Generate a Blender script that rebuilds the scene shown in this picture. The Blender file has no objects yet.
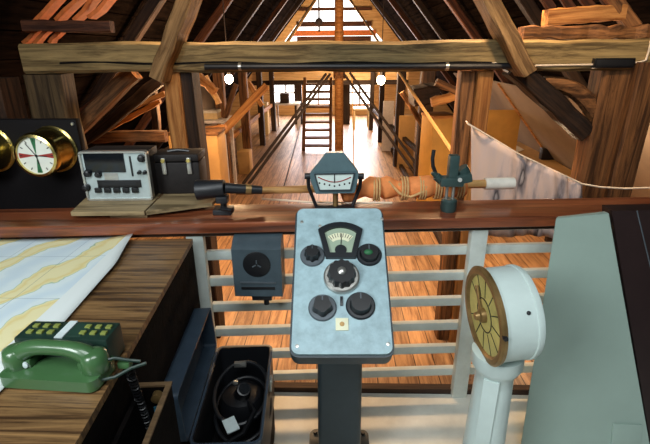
import bpy, bmesh, math, random
from mathutils import Vector, Matrix, Euler
random.seed(7)
R = math.radians
scene = bpy.context.scene
COL = scene.collection
V = Vector

# ------------------------------------------------------------------ camera
CAMZ = 1.65
FPX = 450.0
cd = bpy.data.cameras.new('camera'); cam = bpy.data.objects.new('camera', cd); COL.objects.link(cam)
cd.sensor_width = 36; cd.lens = FPX / 650 * 36; cd.clip_start = .02; cd.clip_end = 200
CR = (Matrix.Rotation(R(1.6), 3, 'Z') @ Matrix.Rotation(R(90 - 21.1), 3, 'X') @ Matrix.Rotation(R(-.45), 3, 'Z'))
cam.matrix_world = Matrix.Translation((0, 0, CAMZ)) @ CR.to_4x4()
scene.camera = cam

def ray(px, py):
    return CR @ V(((px - 325) / FPX, -(py - 222) / FPX, -1))
def at(px, py, Y):                       # point of that sight line on the vertical plane y = Y
    d = ray(px, py); return V((0, 0, CAMZ)) + d * (Y / d.y)
def atz(px, py, Z):                      # ... on the level plane z = Z
    d = ray(px, py); return V((0, 0, CAMZ)) + d * ((Z - CAMZ) / d.z)
def onpl(px, py, M):                     # ... in the local frame of plane M (z = 0)
    Mi = M.inverted(); o = Mi @ V((0, 0, CAMZ)); d = Mi.to_3x3() @ ray(px, py)
    return o + d * (-o.z / d.z)

# ------------------------------------------------------------------ materials
def lin(c):
    out = []
    for v in c:
        v = v / 255
        out.append(v / 12.92 if v <= .04045 else ((v + .055) / 1.055) ** 2.4)
    return (*out, 1)
MATS = {}
def newmat(name):
    m = bpy.data.materials.new(name); m.use_nodes = True
    nt = m.node_tree; b = nt.nodes['Principled BSDF']
    MATS[name] = m
    return m, nt, b
def nd(nt, t, **kw):
    n = nt.nodes.new(t)
    for k, v in kw.items(): setattr(n, k, v)
    return n
def ramp(nt, stops, fac, interp='LINEAR'):
    r = nd(nt, 'ShaderNodeValToRGB'); e = r.color_ramp.elements; r.color_ramp.interpolation = interp
    while len(e) < len(stops): e.new(.5)
    for i, (p, c) in enumerate(stops): e[i].position = p; e[i].color = c
    nt.links.new(fac, r.inputs[0]); return r.outputs[0]
def paint(name, c, rough=.5, metal=0, var=.12, scale=14, bump=.05, wear=None, wear_at=.68, coat=0, spec=.5):
    m, nt, b = newmat(name); L = nt.links.new
    tc = nd(nt, 'ShaderNodeTexCoord'); n = nd(nt, 'ShaderNodeTexNoise')
    n.inputs['Scale'].default_value = scale; n.inputs['Detail'].default_value = 6; n.inputs['Roughness'].default_value = .65
    L(tc.outputs['Object'], n.inputs['Vector'])
    c0 = lin(c); lo = tuple(v * (1 - var) for v in c0[:3]) + (1,); hi = tuple(min(1, v * (1 + var)) for v in c0[:3]) + (1,)
    stops = [(.3, lo), (.65, hi)]
    if wear: stops += [(wear_at, hi), (wear_at + .04, lin(wear))]
    col = ramp(nt, stops, n.outputs['Fac']); L(col, b.inputs['Base Color'])
    b.inputs['Roughness'].default_value = rough; b.inputs['Metallic'].default_value = metal
    b.inputs['Specular IOR Level'].default_value = spec
    if coat: b.inputs['Coat Weight'].default_value = coat
    if bump:
        bp = nd(nt, 'ShaderNodeBump'); bp.inputs['Strength'].default_value = bump; bp.inputs['Distance'].default_value = .01
        L(n.outputs['Fac'], bp.inputs['Height']); L(bp.outputs[0], b.inputs['Normal'])
    return m
def wood(name, dark, light, rough=.7, stretch=(.6, 9, 9), rnd=.25, bump=.3, coat=0, plank=None, plank_axis='Y', spec=.25):
    m, nt, b = newmat(name); L = nt.links.new
    tc = nd(nt, 'ShaderNodeTexCoord'); mp = nd(nt, 'ShaderNodeMapping'); mp.inputs['Scale'].default_value = stretch
    oi = nd(nt, 'ShaderNodeObjectInfo')
    va = nd(nt, 'ShaderNodeVectorMath', operation='ADD'); mul = nd(nt, 'ShaderNodeMath', operation='MULTIPLY'); mul.inputs[1].default_value = 37
    L(oi.outputs['Random'], mul.inputs[0]); L(tc.outputs['Object'], va.inputs[0]); L(mul.outputs[0], va.inputs[1])
    L(va.outputs[0], mp.inputs['Vector'])
    n = nd(nt, 'ShaderNodeTexNoise'); n.inputs['Scale'].default_value = 2.2; n.inputs['Detail'].default_value = 8; n.inputs['Roughness'].default_value = .7
    n.inputs['Distortion'].default_value = .6
    L(mp.outputs[0], n.inputs['Vector'])
    d, l = lin(dark), lin(light); mid = tuple((a + c) / 2 for a, c in zip(d, l))
    col = ramp(nt, [(.26, tuple(v * .3 for v in d[:3]) + (1,)), (.42, d), (.55, mid), (.72, l)], n.outputs['Fac'])
    hsv = nd(nt, 'ShaderNodeHueSaturation'); L(col, hsv.inputs['Color'])
    mr = nd(nt, 'ShaderNodeMapRange'); mr.inputs['To Min'].default_value = 1 - rnd; mr.inputs['To Max'].default_value = 1 + rnd
    L(oi.outputs['Random'], mr.inputs['Value']); L(mr.outputs[0], hsv.inputs['Value'])
    out = hsv.outputs[0]
    h = n.outputs['Fac']
    if plank:
        br = nd(nt, 'ShaderNodeTexBrick'); mp2 = nd(nt, 'ShaderNodeMapping')
        if plank_axis == 'Y': mp2.inputs['Rotation'].default_value = (0, 0, R(90))
        L(tc.outputs['Object'], mp2.inputs['Vector']); L(mp2.outputs[0], br.inputs['Vector'])
        br.inputs['Scale'].default_value = 1; br.inputs['Brick Width'].default_value = 3.1; br.inputs['Row Height'].default_value = plank
        br.inputs['Mortar Size'].default_value = .006; br.inputs['Mortar Smooth'].default_value = .3
        br.inputs['Color1'].default_value = (.72, .72, .72, 1); br.inputs['Color2'].default_value = (1.1, 1.1, 1.1, 1); br.inputs['Mortar'].default_value = (.12, .1, .09, 1)
        mx = nd(nt, 'ShaderNodeMixRGB', blend_type='MULTIPLY'); mx.inputs[0].default_value = 1
        L(out, mx.inputs[1]); L(br.outputs['Color'], mx.inputs[2]); out = mx.outputs[0]
    L(out, b.inputs['Base Color']); b.inputs['Roughness'].default_value = rough; b.inputs['Specular IOR Level'].default_value = spec
    if coat: b.inputs['Coat Weight'].default_value = coat; b.inputs['Coat Roughness'].default_value = .2
    bp = nd(nt, 'ShaderNodeBump'); bp.inputs['Strength'].default_value = bump; bp.inputs['Distance'].default_value = .015
    L(h, bp.inputs['Height']); L(bp.outputs[0], b.inputs['Normal'])
    return m
def emit(name, c, s):
    m, nt, b = newmat(name); b.inputs['Base Color'].default_value = (0, 0, 0, 1)
    b.inputs['Emission Color'].default_value = (*c, 1); b.inputs['Emission Strength'].default_value = s
    return m

# timber
wood('old_beam', (84, 70, 46), (168, 146, 100), rnd=.1)
wood('strut_wood', (100, 76, 48), (166, 134, 92), rnd=.08)
wood('warm_timber', (72, 48, 30), (158, 110, 68))
wood('dark_timber', (34, 25, 21), (72, 52, 38))
wood('dim_timber', (52, 42, 30), (104, 86, 60))
wood('red_timber', (58, 34, 25), (116, 72, 48))
wood('pale_timber', (150, 98, 52), (214, 158, 94))
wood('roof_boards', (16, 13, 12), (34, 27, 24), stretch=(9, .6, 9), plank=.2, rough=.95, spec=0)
wood('attic_floor', (136, 100, 70), (208, 166, 122), stretch=(9, .7, 9), plank=.19, rough=.4, rnd=0, bump=.12, spec=.5)
wood('loft_board', (206, 160, 104), (242, 206, 150), rough=.6)
wood('desk_wood', (70, 48, 28), (158, 122, 78), stretch=(1.1, 24, 9), rough=.42, spec=.5, rnd=0, bump=.05)
wood('mahogany', (98, 50, 30), (158, 88, 54), stretch=(.5, 12, 12), rough=.3, spec=.5, coat=.35, bump=.06, rnd=0)
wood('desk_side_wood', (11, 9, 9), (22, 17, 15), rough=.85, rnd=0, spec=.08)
wood('stand_wood', (96, 82, 58), (172, 150, 112), rough=.6)
wood('spar_wood', (160, 112, 62), (222, 176, 112), rough=.5)
wood('tray_edge', (84, 66, 46), (132, 106, 76), rough=.6)
# paint, metal, cloth
paint('white_paint', (192, 200, 194), .5, wear=(150, 150, 138), wear_at=.74, scale=9)
paint('deck_paint', (206, 206, 196), .55, scale=6, wear=(150, 144, 130), wear_at=.72)
paint('console_paint', (150, 177, 184), .42, var=.2, scale=22, wear=(196, 208, 208), wear_at=.7, bump=.04)
paint('console_edge', (44, 56, 62), .45)
paint('post_paint', (44, 54, 58), .48, var=.1)
paint('black_plastic', (18, 19, 22), .38)
paint('black_metal', (24, 26, 30), .45)
paint('soot_black', (13, 10, 12), .7, spec=.15)
paint('dial_frame', (22, 27, 32), .35)
paint('knob_plate', (84, 92, 98), .4, metal=.3)
paint('cream_dial', (222, 222, 190), .5, var=.06)
paint('green_dial', (150, 168, 146), .45, var=.06)
paint('pale_dial', (206, 222, 216), .45, var=.04)
paint('white_dial', (222, 226, 214), .5, var=.03, bump=0)
paint('ink_black', (20, 20, 20), .6, bump=0)
paint('ink_red', (150, 42, 34), .6, bump=0)
paint('ink_green', (36, 104, 62), .6, bump=0)
paint('silver', (190, 190, 184), .3, metal=.8, bump=0)
paint('chrome', (200, 200, 200), .18, metal=1, bump=0)
paint('brass', (204, 184, 112), .25, metal=1, var=.2, scale=8)
paint('old_brass', (146, 118, 74), .4, metal=.6, var=.3)
paint('brass_dial', (204, 190, 112), .5, metal=0, var=.2, scale=16, wear=(120, 104, 56), wear_at=.67)
paint('teal_paint', (48, 68, 66), .42, var=.2)
paint('meter_paint', (76, 101, 107), .45, var=.15)
paint('instrument_panel', (176, 190, 190), .38, metal=.25)
paint('case_leather', (30, 26, 25), .6, spec=.3, var=.3, scale=30)
paint('screen_glass', (16, 20, 24), .15)
paint('phone_green', (62, 98, 60), .28, var=.06, bump=0, coat=.3)
paint('phone_dark', (26, 48, 40), .4, var=.1)
paint('key_yellow', (124, 134, 66), .5)
paint('key_dark', (30, 58, 48), .5)
paint('label_white', (200, 214, 214), .5)
paint('label_blue', (56, 120, 150), .5)
paint('intercom_paint', (62, 75, 82), .4, var=.15)
paint('case_blue', (52, 66, 80), .38, var=.2)
paint('telegraph_white', (196, 212, 208), .38, var=.05, scale=8, wear=(110, 116, 110), wear_at=.78)
paint('cabinet_pale', (150, 170, 160), .5, var=.05, scale=4, bump=.02)
paint('cabinet_dark', (40, 27, 26), .45)
paint('sail_orange', (240, 142, 78), .8, var=.25, scale=10, bump=.3)
paint('rope_pale', (206, 164, 108), .85, var=.2, scale=60)
paint('rope_dark', (46, 36, 34), .8)
paint('white_cable', (222, 206, 184), .5)
paint('tan_panel', (190, 150, 92), .7, var=.12, scale=3)
paint('sheathing', (140, 124, 108), .75, var=.1, scale=2)
paint('yellow_panel', (196, 148, 70), .7, var=.12, scale=3)
paint('paper_white', (226, 220, 206), .7)
paint('exhibit_white', (214, 208, 204), .6)
paint('cream_box', (216, 190, 140), .6)
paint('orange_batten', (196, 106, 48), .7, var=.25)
paint('red_cloth', (150, 46, 40), .8)
emit('bulb_glow', (1, .8, .5), 60)
emit('window_glow', (1, .93, .84), 5)
emit('gable_glow', (1, .95, .9), 3)

# the chart paper: pale sea, yellow land in diagonal belts with green shallows
m, nt, b = newmat('chart_paper'); L = nt.links.new
tc = nd(nt, 'ShaderNodeTexCoord'); n1 = nd(nt, 'ShaderNodeTexNoise'); n1.inputs['Scale'].default_value = 3.2; n1.inputs['Detail'].default_value = 5
L(tc.outputs['Object'], n1.inputs['Vector'])
mp = nd(nt, 'ShaderNodeMapping'); mp.inputs['Rotation'].default_value = (0, 0, R(17)); mp.inputs['Location'].default_value = (.13, 0, 0)
L(tc.outputs['Object'], mp.inputs['Vector'])
w = nd(nt, 'ShaderNodeTexWave', wave_type='BANDS', bands_direction='X'); w.inputs['Scale'].default_value = 1.5
w.inputs['Distortion'].default_value = 4.2; w.inputs['Detail'].default_value = 4; w.inputs['Detail Scale'].default_value = 2.2
L(mp.outputs[0], w.inputs['Vector'])
sea, sea2 = lin((214, 228, 230)), lin((200, 218, 226)); land, land2 = lin((228, 220, 172)), lin((222, 206, 142)); gr = lin((140, 182, 156))
c1 = ramp(nt, [(0, sea2), (.35, sea), (.62, sea), (.66, gr), (.69, land), (.86, land2), (.95, land)], w.outputs['Fac'])
br = nd(nt, 'ShaderNodeTexBrick'); br.offset = 0; br.inputs['Scale'].default_value = 1; br.inputs['Brick Width'].default_value = .22; br.inputs['Row Height'].default_value = .3
br.inputs['Mortar Size'].default_value = .0012; br.inputs['Color1'].default_value = br.inputs['Color2'].default_value = (1, 1, 1, 1); br.inputs['Mortar'].default_value = (.55, .6, .66, 1)
L(tc.outputs['Object'], br.inputs['Vector'])
mx = nd(nt, 'ShaderNodeMixRGB', blend_type='MULTIPLY'); mx.inputs[0].default_value = 1
L(c1, mx.inputs[1]); L(br.outputs['Color'], mx.inputs[2])
# white margin along the right side of the sheet
sp = nd(nt, 'ShaderNodeSeparateXYZ'); L(tc.outputs['Object'], sp.inputs[0])
gt = nd(nt, 'ShaderNodeMath', operation='GREATER_THAN'); gt.inputs[1].default_value = -.075; L(sp.outputs['X'], gt.inputs[0])
mx2 = nd(nt, 'ShaderNodeMixRGB'); L(gt.outputs[0], mx2.inputs[0]); L(mx.outputs[0], mx2.inputs[1]); mx2.inputs[2].default_value = lin((222, 230, 228))
L(mx2.outputs[0], b.inputs['Base Color']); b.inputs['Roughness'].default_value = .6

# the hanging printed cloth
m, nt, b = newmat('printed_cloth'); L = nt.links.new
tc = nd(nt, 'ShaderNodeTexCoord'); mp = nd(nt, 'ShaderNodeMapping'); mp.inputs['Scale'].default_value = (5, 5, 1.2); L(tc.outputs['Object'], mp.inputs['Vector'])
n1 = nd(nt, 'ShaderNodeTexNoise'); n1.inputs['Scale'].default_value = 2; n1.inputs['Detail'].default_value = 5; L(mp.outputs[0], n1.inputs['Vector'])
sp = nd(nt, 'ShaderNodeSeparateXYZ'); L(tc.outputs['Object'], sp.inputs[0])
mr = nd(nt, 'ShaderNodeMapRange'); mr.inputs['From Min'].default_value = -.1; mr.inputs['From Max'].default_value = .75; mr.inputs['To Min'].default_value = -.12; mr.inputs['To Max'].default_value = .17
L(sp.outputs['X'], mr.inputs['Value'])
ad = nd(nt, 'ShaderNodeMath', operation='ADD'); L(n1.outputs['Fac'], ad.inputs[0]); L(mr.outputs[0], ad.inputs[1])
c1 = ramp(nt, [(.3, lin((214, 186, 168))), (.5, lin((206, 184, 176))), (.6, lin((150, 140, 142))), (.68, lin((62, 58, 64))), (.76, lin((200, 190, 190)))], ad.outputs[0])
L(c1, b.inputs['Base Color']); b.inputs['Roughness'].default_value = .85

# clear glass
m, nt, b = newmat('clear_glass')
b.inputs['Base Color'].default_value = (1, 1, 1, 1); b.inputs['Roughness'].default_value = .03; b.inputs['Transmission Weight'].default_value = 1; b.inputs['IOR'].default_value = 1.08
M_ = MATS

# ------------------------------------------------------------------ mesh builder
WM = {}                                                     # world matrix of every thing and part
def align(p0, p1, up=V((0, 0, 1))):
    z = (p1 - p0).normalized()
    x = up.cross(z)
    if x.length < 1e-4: x = V((1, 0, 0))
    x.normalize(); y = z.cross(x)
    return Matrix((x, y, z)).transposed().to_4x4()
class MB:
    def __init__(s, M=None): s.bm = bmesh.new(); s.M = M or Matrix()
    def _bev(s, verts, w, seg=2, ang=None):
        es = {e for v in verts for e in v.link_edges}
        if ang: es = [e for e in es if len(e.link_faces) == 2 and e.calc_face_angle(0) > ang]
        bmesh.ops.bevel(s.bm, geom=list(es), offset=w, segments=seg, affect='EDGES', profile=.6, clamp_overlap=True)
    def box(s, c, d, M=None, bev=0, seg=2):
        T = s.M @ Matrix.Translation(c) @ (M or Matrix()) @ Matrix.Diagonal((*d, 1))
        r = bmesh.ops.create_cube(s.bm, size=1, matrix=T)
        if bev: s._bev(r['verts'], bev, seg)
        return s
    def cyl(s, p0, p1, r0, r1=None, seg=20, bev=0):
        p0, p1 = V(p0), V(p1); r1 = r0 if r1 is None else r1
        T = s.M @ Matrix.Translation((p0 + p1) / 2) @ align(p0, p1)
        r = bmesh.ops.create_cone(s.bm, cap_ends=True, segments=seg, radius1=r0, radius2=r1, depth=(p1 - p0).length, matrix=T)
        if bev: s._bev(r['verts'], bev, 2, .9)
        return s
    def sph(s, c, r, sc=(1, 1, 1), u=20, v=12):
        bmesh.ops.create_uvsphere(s.bm, u_segments=u, v_segments=v, radius=r, matrix=s.M @ Matrix.Translation(c) @ Matrix.Diagonal((*sc, 1))); return s
    def tube(s, pts, r, seg=8, cap=True):
        pts = [V(p) for p in pts]; rings = []; up = None
        for i, p in enumerate(pts):
            t = (pts[min(i + 1, len(pts) - 1)] - pts[max(i - 1, 0)]).normalized()
            if up is None:
                up = V((0, 0, 1)) if abs(t.z) < .9 else V((1, 0, 0))
            x = up.cross(t).normalized(); y = t.cross(x); up = y
            rr = r(i / (len(pts) - 1)) if callable(r) else r
            rings.append([s.bm.verts.new(s.M @ (p + (x * math.cos(a) + y * math.sin(a)) * rr)) for a in [2 * math.pi * k / seg for k in range(seg)]])
        for a, b in zip(rings, rings[1:]):
            for k in range(seg): s.bm.faces.new((a[k], a[(k + 1) % seg], b[(k + 1) % seg], b[k]))
        if cap: s.bm.faces.new(rings[0][::-1]); s.bm.faces.new(rings[-1])
        return s
    def lathe(s, prof, M=None, seg=32, cap=True):
        T = s.M @ (M or Matrix()); rings = []
        for r, z in prof:
            if r < 1e-6: rings.append([s.bm.verts.new(T @ V((0, 0, z)))])
            else: rings.append([s.bm.verts.new(T @ V((r * math.cos(2 * math.pi * k / seg), r * math.sin(2 * math.pi * k / seg), z))) for k in range(seg)])
        for a, b in zip(rings, rings[1:]):
            for k in range(seg):
                k2 = (k + 1) % seg
                q = [a[k % len(a)], a[k2 % len(a)], b[k2 % len(b)], b[k % len(b)]]
                q2 = []
                for v in q:
                    if v not in q2: q2.append(v)
                if len(q2) > 2: s.bm.faces.new(q2)
        for rg, fl in () if not cap else ((rings[0], True), (rings[-1], False)):
            if len(rg) > 2: s.bm.faces.new(rg[::-1] if fl else rg)
        return s
    def prism(s, poly, z0, z1, M=None, bev=0, seg=2, top=None):
        T = s.M @ (M or Matrix()); top = top or poly
        a = [s.bm.verts.new(T @ V((x, y, z0))) for x, y in poly]; b = [s.bm.verts.new(T @ V((x, y, z1))) for x, y in top]
        n = len(a); s.bm.faces.new(a[::-1]); s.bm.faces.new(b)
        for k in range(n): s.bm.faces.new((a[k], a[(k + 1) % n], b[(k + 1) % n], b[k]))
        if bev: s._bev(a + b, bev, seg, .5)
        return s
    def ringp(s, outer, inner, z0, z1, M=None):             # frame between two outlines with as many points each
        T = s.M @ (M or Matrix()); n = len(outer)
        g = lambda P, z: [s.bm.verts.new(T @ V((x, y, z))) for x, y in P]
        a, b, c, d = g(outer, z0), g(outer, z1), g(inner, z1), g(inner, z0)
        for k in range(n):
            j = (k + 1) % n
            for p, q in ((a, b), (b, c), (c, d), (d, a)): s.bm.faces.new((p[k], p[j], q[j], q[k]))
        return s
    def quad(s, ps):
        s.bm.faces.new([s.bm.verts.new(s.M @ V(p)) for p in ps]); return s
    def build(s, name, mat, parent=None, loc=None, smooth=35):
        T = WM[parent.name] if parent else Matrix.Translation(loc if loc is not None else (0, 0, 0))
        bmesh.ops.recalc_face_normals(s.bm, faces=s.bm.faces)
        s.bm.transform(T.inverted())
        me = bpy.data.meshes.new(name); s.bm.to_mesh(me); s.bm.free()
        me.materials.append(M_[mat])
        if smooth:
            me.shade_smooth(); me.set_sharp_from_angle(angle=R(smooth))
        o = bpy.data.objects.new(name, me); COL.objects.link(o)
        if parent: o.parent = parent
        else: o.matrix_world = T
        WM[o.name] = T
        return o
def tag(o, label, cat, group=None):
    o['label'] = label; o['category'] = cat
    if group: o['group'] = group
    return o
def struct(o): o['kind'] = 'structure'; return o
def thing(name, label, cat, loc, rz=0, group=None):
    o = bpy.data.objects.new(name, None); COL.objects.link(o); o.empty_display_size = .1
    T = Matrix.Translation(loc) @ Matrix.Rotation(rz, 4, 'Z'); o.matrix_world = T; WM[o.name] = T
    return tag(o, label, cat, group)
def TR(loc, rz=0): return Matrix.Translation(loc) @ Matrix.Rotation(rz, 4, 'Z')
def timber(name, label, p0, p1, w, h, mat, cat='beam', group=None, n=7, jit=.008, up=V((0, 0, 1)), parent=None):
    """hand-hewn timber: local x runs along its length"""
    p0, p1 = V(p0), V(p1); x = (p1 - p0).normalized()
    if abs(x.dot(up)) > .97: up = V((0, 1, 0))
    y = up.cross(x).normalized(); z = x.cross(y)
    T = Matrix((x, y, z)).transposed().to_4x4(); T.translation = p0
    bm = bmesh.new(); L_ = (p1 - p0).length; rings = []
    for i in range(n + 1):
        j = lambda: random.uniform(-jit, jit)
        dy, dz = j(), j(); b = min(w, h) * .1; r = []
        for cy, cz in ((-1, -1), (1, -1), (1, 1), (-1, 1)):
            for k in (0, 1):
                first = (k == 0) == (cy * cz > 0)
                yy = cy * (w / 2 - (0 if first else b)) + dy + j() * .5; zz = cz * (h / 2 - (b if first else 0)) + dz + j() * .5
                r.append(bm.verts.new((L_ * i / n, yy, zz)))
        rings.append(r)
    for a, c in zip(rings, rings[1:]):
        for k in range(8): bm.faces.new((a[k], a[(k + 1) % 8], c[(k + 1) % 8], c[k]))
    bm.faces.new(rings[0][::-1]); bm.faces.new(rings[-1])
    bmesh.ops.recalc_face_normals(bm, faces=bm.faces)
    me = bpy.data.meshes.new(name); bm.to_mesh(me); bm.free(); me.materials.append(M_[mat])
    o = bpy.data.objects.new(name, me); COL.objects.link(o)
    if parent: o.parent = parent; o.matrix_local = WM[parent.name].inverted() @ T
    else: o.matrix_world = T
    WM[o.name] = T
    if label: tag(o, label, cat, group)
    return o
def rrect(w, h, r, n=5, cx=0, cy=0):
    P = []
    for sx, sy, a0 in ((1, 1, 0), (-1, 1, 90), (-1, -1, 180), (1, -1, 270)):
        for k in range(n + 1):
            a = R(a0 + 90 * k / n); P.append((cx + sx * (w / 2 - r) + r * math.cos(a), cy + sy * (h / 2 - r) + r * math.sin(a)))
    return P
def circ(r, n=24, cx=0, cy=0): return [(cx + r * math.cos(2 * math.pi * k / n), cy + r * math.sin(2 * math.pi * k / n)) for k in range(n)]
def lerp(a, b, t): return a + (b - a) * t
FZ = -1.2                                                   # attic floor; the bridge platform is z = 0
RIDGE = 5.15; SL = math.tan(R(50)); FARY = 21.0
def roofx(z): return (RIDGE - z) / SL

# ------------------------------------------------------------------ setting: attic shell
mb = MB(); mb.box((0, 10.5, FZ - .05), (14, 23, .1)); struct(mb.build('floor', 'attic_floor', smooth=0))
mb = MB(); mb.box((0, .32, -.05), (5.2, 3.04, .1)); struct(mb.build('platform_floor', 'deck_paint', smooth=0))
mb = MB(); mb.box((0, 1.86, -.03), (5.2, .04, .12)).box((0, 1.86, -.65), (5.2, .03, 1.1)); struct(mb.build('trim_1', 'dark_timber', smooth=0))
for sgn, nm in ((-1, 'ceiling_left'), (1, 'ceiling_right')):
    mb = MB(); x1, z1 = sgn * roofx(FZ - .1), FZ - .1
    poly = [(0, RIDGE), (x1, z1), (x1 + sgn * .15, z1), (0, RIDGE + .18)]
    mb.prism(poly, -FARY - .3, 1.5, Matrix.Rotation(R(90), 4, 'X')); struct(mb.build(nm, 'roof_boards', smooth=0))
# far gable wall with its openings left free
gx0, gz0 = at(284, 42, FARY).x, at(284, 42, FARY).z; gx1 = at(383, 42, FARY).x; ap = at(330, -22, FARY)
mb = MB()
RX = Matrix.Rotation(R(90), 4, 'X')
lo = at(330, 83, FARY).z; wl = [(273, 299), (306, 331), (346, 373)]
hx = roofx(FZ) + .2
def slab(x0, z0, x1, z1): mb.box(((x0 + x1) / 2, FARY + .1, (z0 + z1) / 2), (abs(x1 - x0), .2, abs(z1 - z0)))
mb.prism([(-hx, gz0), (gx0, gz0), (ap.x, ap.z), (0, RIDGE + .1)], -FARY - .2, -FARY, RX)
mb.prism([(hx, gz0), (0, RIDGE + .1), (ap.x, ap.z), (gx1, gz0)], -FARY - .2, -FARY, RX)
slab(-hx, lo, hx, gz0)
wz0 = at(330, 104, FARY).z
slab(-hx, FZ, hx, wz0)
xs = [-hx] + [v for a, b_ in wl for v in (at(a, 95, FARY).x, at(b_, 95, FARY).x)] + [hx]
for a, b_ in zip(xs[::2], xs[1::2]): slab(a, wz0, b_, lo)
struct(mb.build('wall_back', 'loft_board', smooth=0))
for k, (a, b_) in enumerate(wl):
    x0, x1 = at(a, 95, FARY).x, at(b_, 95, FARY).x
    o = struct(MB().box(((x0 + x1) / 2, FARY + .05, (wz0 + lo) / 2), (x1 - x0, .02, lo - wz0)).build('window_%d' % (k + 1), 'window_glow', smooth=0))
    f = MB(); f.box(((x0 + x1) / 2, FARY - .0, (wz0 + lo) / 2), (.06, .06, lo - wz0)).box(((x0 + x1) / 2, FARY, lerp(wz0, lo, .55)), (x1 - x0, .06, .05)); f.build('window_frame', 'warm_timber', o, smooth=0)
o = struct(MB().prism([(gx0, gz0), (gx1, gz0), (ap.x, ap.z)], -FARY - .07, -FARY - .05, RX).build('window_4', 'gable_glow', smooth=0))
f = MB()
for py, hh, mt in ((9, .12, 0), (24, .2, 0), (39, .22, 0)):
    c = at(334, py, FARY); f.box((c.x, FARY - .03, c.z), (3.2, .1, hh))
f.build('glazing_bar', 'red_timber', o, smooth=0)
c = at(334, 33, FARY); MB().box((c.x, FARY - .02, c.z), (3.6, .08, .22)).build('transom', 'orange_batten', o, smooth=0)
c = at(319, 14, FARY); MB().box((c.x, FARY - .02, c.z), (.07, .08, 1.4)).sph((c.x, FARY - .1, at(319, 22, FARY).z), .16).build('mullion', 'rope_dark', o)

# ------------------------------------------------------------------ attic timbers
FT = 4.0
tb = timber('tie_beam', 'long weathered tie beam spanning the whole attic above the rail', at(30, 58, FT), at(668, 54.5, FT), .24, .235, 'old_beam', n=24, jit=.007)
mbx = MB()
pts = [at(x, 63 + math.sin(x * .05) * .9, FT - .121) for x in range(60, 500, 12)]
mbx.tube(pts, .009, 5).build('crack', 'soot_black', tb)
timber('strut', 'broad pale slanting strut crossing the left half of the tie beam', at(160, 78, 3.83), at(205, -38, 3.83), .11, .27, 'strut_wood', up=V((0, 1, 0)))
timber('strut', 'broad pale slanting strut crossing the right half of the tie beam', at(524, 73, 3.83), at(466, -38, 3.83), .11, .25, 'strut_wood', up=V((0, 1, 0)))
timber('strut', 'dark diagonal strut running down to the right under the tie beam', at(512, 66, 4.02), at(584, 132, 4.02), .16, .19, 'dark_timber', up=V((0, 1, 0)))
def post(px, py, Y, w, d, mat, label, group=None, top=None, dx=0, cat='post'):
    p = at(px, py, Y); t = at(*top, Y) if top else p
    return timber('post', label, (p.x + dx, Y, FZ), (t.x, Y, t.z), d, w, mat, cat, group, jit=.006, up=V((1, 0, 0)))
post(174, 71, 4.02, .14, .2, 'pale_timber', 'timber post behind the black instrument case, its lit face coloured orange')  # lit face of the post, warm light put into the timber colour
post(189, 71, 4.08, .12, .24, 'dark_timber', 'dark timber standing in for the shaded side of the orange post above the instrument case')  # shaded side of the same post, built as a separate dark timber
post(467, 71, 4.06, .12, .18, 'warm_timber', 'narrow reddish post beside the hanging printed cloth, left of a pair')
post(483, 71, 4.02, .13, .2, 'pale_timber', 'orange brown post at the upper left corner of the hanging printed cloth')
post(613, 69, 4.02, .25, .24, 'warm_timber', 'thick weathered post under the right end of the tie beam')
post(645, 62, 3.92, .2, .24, 'warm_timber', 'thick slightly leaning post at the right edge of the picture', dx=-.05)
post(48, 74, 4.02, .33, .24, 'dim_timber', 'thick gnarled post under the left end of the tie beam')
post(-8, 78, 3.7, .28, .3, 'dark_timber', 'dark upright post at the left edge of the picture')
# curved brace under the right end
mbx = MB(); pts = []
for k in range(9):
    t = k / 8; pts.append(at(lerp(543, 598, t), 82 + 4 * t + 32 * t ** 3, 4.0))
mbx.tube(pts, lambda t: .05 + .03 * t, 8); tag(mbx.build('brace', 'warm_timber', None, loc=pts[0]), 'curved natural brace joining the thick weathered post to the tie beam', 'beam')
timber('log', 'rough barked log lying along the top of the tie beam right half', at(520, 34, 4.12), at(668, 32, 4.12), .16, .1, 'warm_timber', n=16, jit=.014)
timber('purlin', 'short orange purlin high at the right under the roof battens', at(545, 17, 4.3), at(622, 12, 4.3), .14, .13, 'pale_timber', n=8)
for k, (x0, x1) in enumerate(((538, 553), (560, 573), (579, 592), (600, 612))):
    timber('batten', 'dark roof batten rising from the short orange purlin, number %s from the left' % ('one two three four'.split()[k]), at(x1, 9, 4.32), at(x0 - 12, -26, 4.32), .05, .07, 'red_timber', 'batten', 'battens above the short purlin', n=3)
timber('rafter', 'orange rafter slanting down to the right above the tie beam right end', at(600, -20, 4.28), at(634, 28, 4.28), .11, .11, 'warm_timber', n=4)
# left upper corner: roof boards, lamplight painted in as orange, between dark battens
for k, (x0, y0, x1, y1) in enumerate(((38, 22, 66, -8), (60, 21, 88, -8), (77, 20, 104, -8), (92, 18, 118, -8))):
    timber('roof_board', 'roof board coloured orange as if lamp lit at the upper left, %s from the left' % ('first second third fourth'.split()[k]), at(x0, y0, 4.18), at(x1, y1, 4.18), .03, .13, 'orange_batten', 'board', 'lit boards at the upper left', n=3, up=V((0, 1, 0)))
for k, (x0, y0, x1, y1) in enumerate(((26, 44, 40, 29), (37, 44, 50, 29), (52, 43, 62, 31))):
    timber('roof_board', 'short board coloured orange as if lamp lit just above the tie beam left end, %s from the left' % ('first second third'.split()[k]), at(x0, y0, 4.22), at(x1, y1, 4.22), .03, .09, 'orange_batten', 'board', 'short lit boards at the upper left', n=3, up=V((0, 1, 0)))
timber('purlin', 'dark reddish purlin under the lit boards at the upper left', at(24, 26, 4.1), at(112, 27, 4.1), .09, .09, 'red_timber')
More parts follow.
